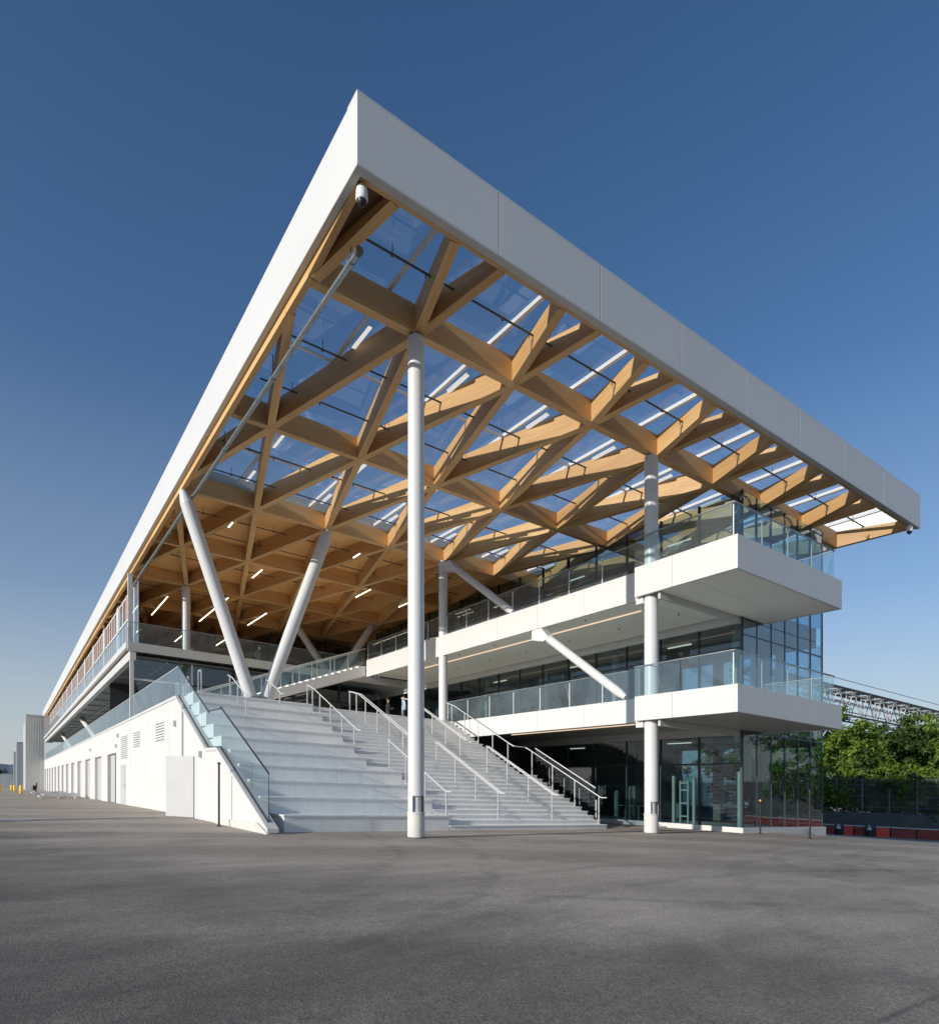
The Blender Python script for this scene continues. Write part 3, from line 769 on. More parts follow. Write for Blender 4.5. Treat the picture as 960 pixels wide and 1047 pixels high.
def rail(pts, label, posts, base=None, r=.022, ext=True):
    # pts: (x, y) knots of the rail; the rail runs .95 m above the nosings
    x, y = pts[0]; t = thing('stair_handrail', label, 'handrail', (x, y, zst(y)), 'steel handrails on the stairs')
    P3 = [Vector((px, py, zst(py) + .93)) for px, py in pts]
    if ext: P3 = [P3[0] + Vector((0, -.3, 0))] + P3
    mb = MB()
    for a, b in zip(P3, P3[1:]): mb.tube(a, b, r, 8)
    mb.build('rail', M['steel'], t, smooth=True)
    for (px, py) in posts:
        mb = MB(); zz = zst(py); mb.box(px - .022, px + .022, py - .015, py + .015, zz - .17, zz + .92); mb.build('post', M['steel'], t)
    return t
def ys_(a, b, n): return [a + (b - a) * i / (n - 1) for i in range(n)]
rail([(7.2, 24.2), (7.2, 26.3), (7.2, 26.9)], 'short steel handrail at the head of the seating steps, left of the V columns', [(7.2, y) for y in (24.4, 25.5, 26.6)])
rail([(8.75, 25.0), (8.75, 26.4), (8.75, 26.9)], 'short steel handrail at the head of the seating steps, between the V column feet', [(8.75, y) for y in (25.2, 26.6)])
rail([(11.45, 17.3), (11.45, 21.2)], 'steel handrail at the left edge of the lower flight beside the seating steps', [(11.45, y) for y in (17.3, 18.6, 19.9, 21.1)])
rail([(10.55, 21.9), (10.55, 26.2), (10.55, 26.9)], 'steel handrail at the left edge of the upper flight beside the seating steps', [(10.55, y) for y in (22.2, 23.3, 24.4, 25.5, 26.3, 26.9)])
t = rail([(13.65, 17.3), (13.65, 21.4)], 'inner steel handrail on the lower flight, the one nearer the seating steps', [(13.65, y) for y in (17.4, 18.7, 20.0, 21.3)])
mb = MB(); mb.tube((13.65 + .12, 17.3, zst(17.3) + .93), (13.65 + .12, 21.4, zst(21.4) + .93), .022, 8); mb.build('rail', M['steel'], t, smooth=True)
t = rail([(16.15, 17.3), (16.15, 21.4)], 'inner steel handrail on the lower flight, the one nearer the entrance', [(16.15, y) for y in (17.4, 18.7, 20.0, 21.3)])
mb = MB(); mb.tube((16.15 + .12, 17.3, zst(17.3) + .93), (16.15 + .12, 21.4, zst(21.4) + .93), .022, 8); mb.build('rail', M['steel'], t, smooth=True)
for xx, lb in ((12.65, 'double steel handrail on the upper flight, left of the two people'), (15.4, 'double steel handrail on the upper flight, right of the two people')):
    t = rail([(xx, 21.9), (xx, 26.2), (xx, 27.2)], lb, [(xx, y) for y in (22.2, 23.3, 24.4, 25.5, 26.4, 27.1)])
    mb = MB(); pz = [Vector((xx + .14, yy, zst(yy) + .93)) for yy in (21.6, 21.9, 26.2, 27.2)]
    for a, b in zip(pz, pz[1:]): mb.tube(a, b, .022, 8)
    mb.tube(pz[-1], pz[-1] + Vector((-.14, 0, 0)), .022, 8)
    mb.build('rail', M['steel'], t, smooth=True)
rail([(18.5, 17.2), (18.5, 21.45), (18.45, 21.6), (17.85, 21.65), (17.8, 21.8), (17.8, 26.2), (17.8, 26.9)], 'long steel handrail with a level bend along the right edge of the stairs', [(18.5, y) for y in (17.3, 18.6, 19.9, 21.2)] + [(17.8, y) for y in (22.0, 23.1, 24.2, 25.3, 26.4)])
sg = thing('stair_side_guard', 'dark glass guard with pale posts and rail down the shaded right side of the stairs', 'glass guard', (18.95, 19.5, 0))
for i in range(4):
    a, b = 17.9 + .9 * i + .012, 17.9 + .9 * (i + 1) - .012
    q = MB(); q.quad((18.95, a, zst(a) - .35), (18.95, b, zst(b) - .35), (18.95, b, zst(b) + .95), (18.95, a, zst(a) + .95)); q.build('glass_pane', M['dglass'], sg)
    q = MB(); q.box(18.96, 19.0, a - .04, a, zst(a) - .9, zst(a) + .5); q.build('post', M['interiorw'], sg)
q = MB(); q.tube((18.95, 17.9, zst(17.9) + .97), (18.95, 21.5, zst(21.5) + .97), .024, 8); q.build('rail', M['steel'], sg, smooth=True)

# ------------------------------------------------------------------ long garage wall
gw = thing('garage_wall', 'long low white garage block with a stepped sloping end and recessed doors', 'building', (5.6, 80, 0))
doors = []
y = 45.35
while y < 141: doors.append((y, y + 4.35)); y += 7.85
segs = []; yy = 30.0
for (a, b) in doors:
    segs.append((yy, a)); yy = b
segs.append((yy, 156))
mb = MB(); mb.prism([(16.42, -.4), (16.42, .03), (21.39, 2.31), (22.85, 2.34), (27.6, 4.60), (30.0, 4.60), (30.0, -.5)], 0, 5.4, 5.62); mb.build('wall', M['wall'], gw)
mb = MB()
for (a, b) in segs: mb.box(5.4, 5.62, a + .0005, b - .0005, -2.5, 3.0)
mb.box(5.401, 5.62, 30.001, 156, 3.0005, 4.60); mb.build('wall', M['wall'], gw)
mb = MB()
for (y0, z0, y1, z1) in ((16.38, .03, 21.39, 2.31), (21.39, 2.31, 22.85, 2.34), (22.85, 2.34, 27.6, 4.60)):
    mb.hexa([(5.36, y0, z0 + .005), (5.36, y1, z1 + .005), (5.66, y1, z1 + .005), (5.66, y0, z0 + .005), (5.36, y0, z0 + .11), (5.36, y1, z1 + .11), (5.66, y1, z1 + .11), (5.66, y0, z0 + .11)])
mb.box(5.36, 5.66, 27.6, 156, 4.605, 4.72); mb.build('coping', M['panel'], gw)
mb = MB(); mb.prism([(16.34, -.4), (16.34, .02), (17.2, .26), (21.5, .16), (21.5, -.4)], 0, 5.33, 5.399); mb.build('footing', M['kerbc'], gw)
for i, (a, b) in enumerate(doors):
    z0 = gz(5, a) - .05
    d = bx('garage_door', M['doorpaint'] if i else M['interior'], gw, 5.60, 5.64, a, b, z0 - .1, 2.998)
    if i == 0:
        bx('door_leaf', M['charcoal'], gw, 5.45, 5.595, a + .1, a + .9, z0, 2.9)
        bx('door_panel', M['doorpaint'], gw, 5.59, 5.60, a + 1.2, b - .1, z0, 2.95)
for y in (24.2, 28.9, 34.2, 39.4):
    zt_ = 4.55 if y > 27 else 2.9 if y > 24 else 2.2
    bx('panel_joint', M['trim'], gw, 5.3965, 5.3995, y, y + .018, .3, zt_)
bx('side_door', M['doorpaint'], gw, 5.375, 5.398, 41.3, 43.2, -.2, 2.2, bevel=.004)
bx('door_handle', M['steel'], gw, 5.33, 5.37, 41.45, 41.5, .9, 1.1)
def vent(y0, y1, z0, z1):
    f = bx('vent', M['wmull'], gw, 5.385, 5.398, y0, y1, z0, z1)
    s = MB(); n = int((z1 - z0) / .12)
    for i in range(n):
        z = z0 + .06 + i * (z1 - z0 - .1) / n
        s.box(5.378, 5.384, y0 + .08, y1 - .08, z, z + .035)
    s.build('slats', M['mull'], f)
    f['_b'] = f['_b']
vent(40.6, 43.0, 2.5, 3.95); vent(36.3, 38.4, 3.0, 3.92); vent(30.0, 32.0, 3.02, 3.97)
mb = MB(); mb.box(5.34, 5.398, 26.28, 26.42, 2.28, 4.3); mb.build('shaded_groove_strip', M['trim'], gw)  # grey strip painting in the shaded groove of the wall
# door leaf standing open
mb = MB(); mb.hexa([(5.36, 24.5, .02), (4.68, 25.75, .02), (4.72, 25.78, .02), (5.395, 24.54, .02), (5.36, 24.5, 2.22), (4.68, 25.75, 2.22), (4.72, 25.78, 2.22), (5.395, 24.54, 2.22)])
dl = mb.build('open_door', M['doorpaint'], gw)
for (y, z) in ((27.6, 3.5), (23.4, 2.15), (45.0, 3.3), (44.2, 3.9), (60.5, 3.6)):
    bx('wall_lamp', M['trim'], gw, 5.3, 5.397, y, y + .18, z, z + .22)
gt = thing('glass_guard', 'blue tinted glass guard stepping down beside the seating steps and along the terrace', 'glass guard', (5.55, 40, 4.7), 'glass balcony guards')
def slopeglass(y0, z0, y1, z1, n, h=1.2):
    for i in range(n):
        f0, f1 = (i + .008) / n, (i + .992) / n
        ya, yb = y0 + (y1 - y0) * f0, y0 + (y1 - y0) * f1; za, zb = z0 + (z1 - z0) * f0, z0 + (z1 - z0) * f1
        q = MB(); q.quad((5.5, ya, za), (5.5, yb, zb), (5.5, yb, zb + h), (5.5, ya, za + h)); q.build('glass_pane', M['guard'], gt)
    q = MB(); q.bar((5.5, y0, z0 + h + .01), (5.5, y1, z1 + h + .01), .035, .035); q.build('edge_cap', M['mull'], gt)
    q = MB(); q.bar((5.5, y0, z0 + .0), (5.5, y1, z1 + .0), .05, .05); q.build('base_channel', M['mull'], gt)
slopeglass(16.7, .29, 21.39, 2.44, 3, 1.27)
slopeglass(21.39, 2.44, 22.85, 2.48, 1, 1.22)
slopeglass(22.85, 2.48, 27.7, 4.74, 4, 1.18)
q = MB(); q.bar((5.5, 16.7, .28), (5.5, 16.7, 1.57), .014, .014); q.build('edge_cap', M['mull'], gt)
for i in range(48):
    a, b = 27.7 + 2.4 * i + .01, 27.7 + 2.4 * (i + 1) - .01
    q = MB(); q.quad((5.5, a, 4.7), (5.5, b, 4.7), (5.5, b, 5.9), (5.5, a, 5.9)); q.build('glass_pane', M['guard'], gt)
q = MB(); q.bar((5.5, 27.7, 5.91), (5.5, 142, 5.91), .03, .03); q.build('edge_cap', M['guardcap'] if 'guardcap' in M else M['trim'], gt)
for y in (26.2, 28.3, 30.3):
    q = MB(); q.box(6.0, 6.04, y, y + .5, 4.75, 4.78); q.box(6.0, 6.04, y, y + .03, 4.75, 5.65); q.box(6.0, 6.04, y + .47, y + .5, 4.75, 5.65); q.box(6.0, 6.04, y, y + .5, 5.62, 5.66); q.build('inner_frame', M['steel'], gt)

# ------------------------------------------------------------------ upper left gallery
gal = thing('upper_gallery', 'long white upper storey floating above the garage terrace with windows and glass guard', 'building', (9, 90, 8.4))
GY0, GY1 = 39.7, 143.5
bx('floor_slab', M['stair'], gal, 5.62, 23.2, GY0 + .12, GY1, 8.55, 8.88)
bx('front_edge', M['trim'], gal, 5.3, 11.0, GY0, GY0 + .115, 8.45, 8.95, bevel=.01)
bx('front_edge', M['trim'], gal, 11.015, 17.2, GY0, GY0 + .115, 8.45, 8.95, bevel=.01)
bx('front_edge', M['trim'], gal, 17.215, 23.2, GY0, GY0 + .115, 8.45, 8.95, bevel=.01)
for i in range(13):
    a = GY0 + .118 + 8 * i; b = min(a + 7.99, GY1)
    bx('side_edge', M['panel'], gal, 5.22, 5.5, a, b, 8.62, 8.96)
    bx('side_beam', M['panel'], gal, 5.42, 5.72, a, b, 8.0, 8.48)
bx('shadow_gap', M['bwood'], gal, 5.46, 5.6, GY0 + .13, GY1, 8.482, 8.618)
bx('soffit', M['dsoffit'], gal, 5.73, 17.9, GY0 + .2, GY1, 8.2, 8.26)
for i in range(20):
    y = GY0 + 3 + i * 5.2
    bx('soffit_rib', M['trim'], gal, 5.75, 9.2, y, y + .12, 8.1, 8.19)
bx('soffit_rib', M['trim'], gal, 7.3, 7.42, GY0 + .5, GY1, 8.12, 8.18)
for y in (53.5, 80.5, 112.5):
    q = MB(); q.tube((8.2, y - 1.4, 4.75), (6.4, y + 2.2, 8.15), .26, 14); q.build('prop', M['paint'], gal, smooth=True)
# room front below the gallery
for i in range(5):
    a = 5.62 + 3.1 * i
    q = MB(); q.quad((a + .04, 40.3, 4.75), (a + 3.06, 40.3, 4.75), (a + 3.06, 40.3, 8.2), (a + .04, 40.3, 8.2)); q.build('window_pane', M['dglass'], gal)
    bx('mullion', M['wmull'] if i in (0, 1) else M['mull'], gal, a - .05, a + .05, 40.2, 40.36, 4.75, 8.2)
    bx('transom', M['wmull'] if i == 0 else M['mull'], gal, a + .06, a + 3.04, 40.24, 40.33, 6.95, 7.05)
bx('corner_post', M['panel'], gal, 5.43, 5.62, 39.85, 40.05, 4.75, 8.0)
bx('inner_wall', M['charcoal'], gal, 9.6, 9.75, 41, 143, 4.75, 8.2)
bx('inner_wall', M['charcoal'], gal, 5.8, 18, 52, 52.2, 4.75, 8.19)
# window front of the gallery
bx('end_post', M['panel'], gal, 5.5, 5.72, 41.1, 41.34, 8.96, 13.14)
yb = 41.34; bay = 7.85
for k in range(13):
    y0 = yb + bay * k
    if k: bx('pillar', M['panel'], gal, 6.0, 6.3, y0, y0 + 1.1, 8.96, 13.13)
    ws = [y0 + 1.3 + i * (bay - 1.35) / 5 for i in range(6)] if k else [y0 + i * (bay) / 5 for i in range(6)]
    for i in range(5):
        a, b = ws[i] + .12, ws[i + 1] - .12
        clear = (k, i) in ((0, 0), (0, 1), (1, 0), (0, 4))
        fr = MB()
        fr.box(6.05, 6.09, a - .12, a, 8.96, 13.13); fr.box(6.05, 6.09, b, b + .12 - .003, 8.96, 13.13)
        for zz in (9.0, 11.4, 12.9): fr.box(6.06, 6.085, a + .001, b - .001, zz, zz + .12)
        w = fr.build('window', M['wmull'], gal)
        q = MB(); q.quad((6.072, a, 9.0), (6.072, b, 9.0), (6.072, b, 13.1), (6.072, a, 13.1)); q.build('pane', M['guard'] if clear else M['bwood2'], w)  # opaque brown fill added instead of glass, standing for the interior view
    bx('inner_panel', M['bwood'], gal, 6.6, 6.7, y0 + (5.2 if k == 0 else 1.2), y0 + bay, 8.96, 13.1)
bx('end_wall', M['panel'], gal, 5.3, 6.6, GY1 + .002, GY1 + .3, 8.0, 13.4)
gg = thing('glass_guard', 'glass guard along the side and front edge of the upper left gallery', 'glass guard', (5.3, 90, 8.95), 'glass balcony guards')
for i in range(43):
    a, b = GY0 + .1 + 2.4 * i + .01, GY0 + .1 + 2.4 * (i + 1) - .01
    q = MB(); q.quad((5.3, a, 8.95), (5.3, b, 8.95), (5.3, b, 10.05), (5.3, a, 10.05)); q.build('glass_pane', M['guard'], gg)
guard_panes(gg, (5.34, GY0 + .06), (18.0, GY0 + .06), 8.95, 1.1, 2.1)
q = MB(); q.bar((5.3, GY0 + .1, 10.06), (5.3, GY1, 10.06), .04, .03); q.build('handrail', M['galv'], gg)
# hall inside the gallery
hall = thing('upper_hall', 'dark glazed meeting room at the back of the timber hall above the stair head', 'room', (20, 52, 8.9))
bx('wall', M['plyd'], hall, 12.5, 12.65, 50.5, 66, 8.9, 13.1)
bx('floor', M['stair'], hall, 17.3, 31, 43.6, 66, 8.75, 8.88)
for i in range(6):
    a = 16.2 + 1.1 * i
    q = MB(); q.quad((a, 48.6, 8.9), (a + 1.06, 48.6, 8.9), (a + 1.06, 48.6, 12.9), (a, 48.6, 12.9)); q.build('glass_pane', M['dglass'], hall)
    bx('mullion', M['mull'], hall, a - .05, a + .02, 48.5, 48.7, 8.9, 12.95)
bx('room_wall', M['charcoal'], hall, 16.2, 23, 53, 53.2, 8.9, 13.1)
bx('room_post', M['trim'], hall, 22.9, 23.3, 48.4, 48.8, 8.9, 13.1)
bw = tag(bx('timber_back_wall', M['ply'], None, 6.4, 31, 66, 66.2, 8.9, 13.12, grain=0), 'warm timber wall closing the far end of the upper hall', 'wall')

# inclined stair flight up to the upper balcony
fl = thing('upper_stair_flight', 'straight white stair flight with glass sides climbing from the terrace to the upper balcony', 'stairs', (13, 37.2, 4.75))
xa, za, xb, zb_ = 7.6, 4.85, 18.1, 8.9
for y in (36.45, 38.5):
    q = MB(); q.prism([(xa, za - .35), (xb, zb_ - .62), (xb, zb_ + .02), (xa, za + .12)], 1, y, y + .14); q.build('stringer', M['panel'], fl, bevel=.008)
    n = 9
    for i in range(n):
        f0, f1 = (i + .02) / n, (i + .98) / n
        x0_, x1_ = xa + (xb - xa) * f0, xa + (xb - xa) * f1; z0_, z1_ = za + (zb_ - za) * f0, za + (zb_ - za) * f1
        q = MB(); q.quad((x0_, y + .07, z0_ + .1), (x1_, y + .07, z1_ + .1), (x1_, y + .07, z1_ + 1.05), (x0_, y + .07, z0_ + 1.05)); q.build('glass_pane', M['guard'], fl)
        q = MB(); q.box(x0_ - .03, x0_ + .03, y + .09, y + .13, z0_ + .1, z0_ + 1.05); q.build('post', M['wmull'], fl)
    q = MB(); q.bar((xa, y + .07, za + 1.1), (xb, y + .07, zb_ + 1.1), .07, .06); q.build('handrail', M['steel'], fl)
q = MB()
for i in range(26):
    f = i / 26; q.box(xa + (xb - xa) * f, xa + (xb - xa) * (i + 1) / 26, 36.6, 38.49, za - .25 + (zb_ - za) * f, za + (zb_ - za) * (i + 1) / 26)
q.build('steps', M['stair'], fl)

# ------------------------------------------------------------------ far left blocks
def block(x0, x1, y0, y1, h, label, base):
    t = thing('service_tower', label, 'building', (x0, y0, base), 'ribbed grey towers')
    bx('wall', M['tower'], t, x0, x1, y0, y1, base, h)
    bx('roof_edge', M['trim'], t, x0 - .06, x1 + .06, y0 - .06, y1 + .06, h + .002, h + .3)
    q = MB(); q.box(x0 - .12, x0 - .005, y0 + .5, y0 + .8, base, h - .3); q.build('corner_trim', M['panel'], t)
    bx('window', M['mull'], t, x0 - .03, x0 - .003, y0 + 2, y0 + 4, 2.0, 4.5)
    return t
block(2.55, 5.38, 146, 176, 12.9, 'tallest ribbed grey tower at the far end of the garage wall', -2)
block(1.55, 3.7, 200, 225, 10.1, 'middle ribbed grey tower behind the tallest one at the far left', -2.5)
block(1.2, 3.2, 262, 290, 9.6, 'smallest and farthest ribbed grey tower at the far left', -2.5)

# yellow bollards
def bollard(x, y, label, h=.95):
    z = gz(x, y); t = thing('yellow_bollard', label, 'bollard', (x, y, z), 'yellow bollards along the lane')
    q = MB(); q.lathe((x, y, z), [(.17, 0), (.17, h - .1), (.12, h - .02), (.02, h)], 14); q.build('post', M['yellow'], t, smooth=True)
    bx('base_plate', M['galv'], t, x - .25, x + .25, y - .25, y + .25, z, z + .03)
    return t
b0 = bollard(1.05, 86, 'yellow bollard nearest the black hand cart')
dup(b0, (.62, 113, gz(.6, 113)), 'yellow bollard, the middle one of the row beyond the hand cart')
dup(b0, (.30, 128, gz(.3, 128)), 'yellow bollard, the farthest one beside the grey towers')
dup(b0, (-1.05, 108, gz(-1, 108)), 'yellow bollard standing alone across the lane at the far left')
# hand cart and stacked frames
z = gz(2, 78)
t = thing('hand_cart', 'small black upright hand cart by the foot of the far wall', 'cart', (2.0, 78, z))
q = MB(); q.box(1.75, 2.3, 77.8, 78.3, z + .12, z + .2); q.build('platform', M['black'], t)
q = MB(); q.bar((2.02, 78, z + .2), (2.1, 78.1, z + 1.25), .36, .2); q.box(1.9, 2.25, 77.85, 78.2, z + .5, z + .95); q.build('load', M['black'], t)
for xx in (1.8, 2.25):
    q = MB(); q.tube((xx, 77.85, z + .12), (xx + .05, 77.85, z + .12), .12, 12); q.build('wheel', M['black'], t)
t = thing('frame_stack', 'flat stack of white metal frames lying on the asphalt by the garage doors', 'frames', (2.9, 62, gz(3, 62)))
for i, (dx_, dy_, rz) in enumerate(((0, 0, 0), (.4, 3.5, .08), (-.3, 6.5, -.1))):
    z = gz(3, 62 + dy_) + .06; q = MB()
    for s in range(5): q.bar((1.8 + dx_, 57.5 + dy_ + s * .9, z + .1 + .1 * i), (4.2 + dx_, 58.1 + dy_ + s * .9 + rz, z + .22 + .1 * i), .12, .07)
    for s in range(3): q.bar((1.9 + dx_ + s * 1.1, 57.3 + dy_, z + .02 + .1 * i), (2.1 + dx_ + s * 1.1, 61.6 + dy_, z + .1 + .1 * i), .12, .08)
    q.build('frame', M['panel'], t)
# slender black posts
def bpost(x, y, h, label, tip=False, r=.03):
    z = gz(x, y); t = thing('black_post', label, 'post', (x, y, z), 'slender black posts')
    q = MB(); q.tube((x, y, z), (x, y, z + h - .02), r, 10); q.build('pole', M['black'], t, smooth=True)
    q = MB(); q.tube((x, y, z), (x, y, z + .03), r * 2.4, 12); q.build('foot', M['black'], t)
    q = MB(); q.tube((x, y, z + h - .02), (x, y, z + h + .04), r * 1.5, 10); q.build('head', M['yellow'] if tip else M['black'], t)
bpost(5.02, 19.7, 1.85, 'slender black post in front of the white sloping wall end')
bpost(22.34, 11.18, 1.65, 'slender black post on the open asphalt before the glass facade')
bpost(23.08, 13.4, 1.25, 'short black post with a yellow tip at the pavilion corner', True)
bpost(-.55, 23.0, .55, 'small dark stub post at the left edge by the ground kerb', r=.05)
# low kerb strip lying on the asphalt at the left
q = MB(); q.beam((-.4, 22.3, 0), (4.1, 24.6, 0), .16, .06); tag(q.build('kerb_strip', M['kerbc']), 'low pale concrete kerb strip lying on the asphalt at the left', 'kerb')
q = MB(); q.beam((-6.5, 22.8, 0), (-.5, 22.28, 0), .14, .05); tag(q.build('kerb_strip', M['kerbc']), 'short pale kerb strip running on past the stub post', 'kerb')

# ------------------------------------------------------------------ right hand track edge
FD = Vector((1.9, -6.2, 0)).normalized(); F0 = Vector((67.1, 32.2, 0)); FNn = Vector((FD.y, -FD.x, 0))   # FNn points away from the track
if FNn.x < 0: FNn = -FNn
ZG = gz(67, 20) - .03
KF = 1.45             # size of the track edge (wall 2.4 m, fence 3.6 m)
def fp(s, off=0, z=0): p = F0 + FD * s * KF + FNn * off * KF; return (p.x, p.y, ZG + z * KF)
tw = MB(); a, b, c, d = fp(-25, .8), fp(60, .8), fp(60, 1.15), fp(-25, 1.15)
tw.hexa([(p[0], p[1], ZG - .6) for p in (a, b, c, d)] + [(p[0], p[1], ZG + 1.62 * KF) for p in (a, b, c, d)])
tag(tw.build('concrete_wall', M['dconcrete'], bevel=.02), 'dark concrete track wall behind the red barrier', 'wall')
fn = thing('debris_fence', 'grey wire debris fence on top of the dark track wall in front of the trees', 'fence', fp(0, .95, 1.6))
for i in range(52):
    s = -24.3 + i * 1.56
    q = MB(); p0, p1 = Vector(fp(s, .97, 1.62)), Vector(fp(s, .97, 3.95)); q.tube(p0, p1, .06, 8); q.tube(p1, Vector(fp(s, .55, 4.35)), .05, 8); q.build('post', M['dpost'], fn)
for z in (2.0, 2.75, 3.5, 3.95):
    q = MB(); q.tube(fp(-24, .93, z), fp(58, .93, z), .016, 6); q.build('wire_rail', M['galv'], fn)
# wire mesh as a see-through sheet with a fine procedural grid
m, nt, out = newmat('wire_mesh')
uv = N(nt, 'ShaderNodeUVMap').outputs[0]
br = N(nt, 'ShaderNodeTexBrick', offset=0.); br.inputs['Scale'].default_value = 1; br.inputs['Mortar Size'].default_value = .006
br.inputs['Brick Width'].default_value = .08; br.inputs['Row Height'].default_value = .08
nt.links.new(uv, br.inputs['Vector'])
t_ = N(nt, 'ShaderNodeBsdfTransparent'); p_ = N(nt, 'ShaderNodeBsdfPrincipled'); p_.inputs['Base Color'].default_value = (.12, .13, .13, 1); p_.inputs['Metallic'].default_value = .5
x_ = N(nt, 'ShaderNodeMixShader'); nt.links.new(br.outputs['Fac'], x_.inputs[0]); nt.links.new(t_.outputs[0], x_.inputs[1]); nt.links.new(p_.outputs[0], x_.inputs[2]); nt.links.new(x_.outputs[0], out.inputs[0])
q = MB(); q.quad(fp(-24, .95, 1.63), fp(58, .95, 1.63), fp(58, .95, 3.95), fp(-24, .95, 3.95), [(0, 0), (82, 0), (82, 2.32), (0, 2.32)]); q.build('wire_mesh', m, fn)
def barrier(s0, s1, label, mat, h=.62):
    t = thing('track_barrier', label, 'barrier', fp((s0 + s1) / 2), 'red plastic track barriers')
    n = max(1, round((s1 - s0) / 1.4)); d = (s1 - s0) / n
    for i in range(n):
        q = MB(); u0, u1 = s0 + d * i + .02, s0 + d * (i + 1) - .02
        pts8 = [fp(u0, -.05), fp(u1, -.05), fp(u1, .5), fp(u0, .5), fp(u0, .04, h), fp(u1, .04, h), fp(u1, .42, h), fp(u0, .42, h)]
        q.hexa(pts8); q.build('block', M[mat], t, bevel=.03)
    q = MB(); q.bar(fp(s0, .22, h + .06), fp(s1, .22, h + .06), .3, .1); q.build('cap_strip', M['kerbc'], t)
    return t
barrier(-24, .65, 'red plastic barrier run coloured as shaded, disappearing behind the glass pavilion', 'red_shaded')
barrier(1.2, 1.8, 'red barrier block coloured as sunlit, just right of the first striped marker', 'red')
barrier(1.85, 2.45, 'short red barrier piece coloured as shaded, between the two small markers', 'red_shaded')
barrier(3.1, 3.9, 'red barrier block coloured as sunlit at the head of the long dark run', 'red')
barrier(3.95, 40, 'long red plastic barrier run coloured as shaded, leaving at the right', 'red_shaded')
def marker(s, label):
    x, y, z = fp(s, -.25); K = KF; t = thing('track_marker', label, 'marker', (x, y, z), 'small striped markers by the barrier')
    q = MB(); q.lathe((x, y, z), [(.26*K, 0), (.26*K, .06*K), (.17*K, .08*K), (.15*K, .45*K)], 14); q.build('body', M['black'], t, smooth=True)
    q = MB(); q.lathe((x, y, z + .452*K), [(.15*K, 0), (.13*K, .15*K)], 14); q.build('band', M['panel'], t, smooth=True)
    q = MB(); q.lathe((x, y, z + .604*K), [(.13*K, 0), (.11*K, .14*K), (.05*K, .2*K)], 14); q.build('top', M['galv'], t, smooth=True)
marker(.95, 'small dark marker with pale band, the one nearer the pavilion'); marker(2.75, 'small dark marker with pale band, the one nearer the long red run')

# footbridge truss behind the trees
gt2 = thing('lattice_footbridge', 'long white lattice truss footbridge above the trees at the right', 'bridge', (80, 30, 8))
XA, XB, YA, YB, ZL, ZH = 80, 200, 47, 51, 14.95, 19.0
def chord(y, z, r, mat='trim'):
    q = MB(); q.tube((XA, y, z), (XB, y, z), r, 8); q.build('chord', M[mat], gt2)
for y in (YA, YB):
    chord(y, ZL, .15, 'dpipe'); chord(y, ZH, .17, 'dpipe'); chord(y, ZL + 1.7, .10); chord(y, ZH + 1.25, .055, 'galv'); chord(y, ZH - .8, .11)
n = 24; st = (XB - XA) / n
q = MB(); q3 = MB()
for i in range(n):
    x = XA + st * i
    for y in (YA, YB):
        q.tube((x, y, ZL), (x + st / 2, y, ZH), .08, 6); q.tube((x + st / 2, y, ZH), (x + st, y, ZL), .08, 6)
        q2 = MB(); q2.tube((x, y, ZL), (x, y, ZH + 1.25), .06, 6); q2.build('post', M['trim'], gt2)
    q3.tube((x, YA, ZL), (x + st, YB, ZL), .04, 6); q3.tube((x, YA, ZH), (x, YB, ZH), .05, 6); q3.tube((x + st, YA, ZL), (x, YB, ZL), .04, 6)
tag(q.build('lattice', M['trim'], gt2), kind='stuff'); q3.build('cross_bracing', M['galv'], gt2)
q = MB()
for i in range(n): q.box(XA + st * i + .1, XA + st * i + st * .72, YA + .1, YB - .1, ZH + .05, ZH + .14)
q.build('deck_plates', M['dpipe'], gt2)
for x in (84, 125, 170):
    q = MB()
    for y in (YA + .3, YB - .3): q.tube((x, y, -3), (x, y, ZL), .28, 10)
    q.build('leg', M['panel'], gt2)

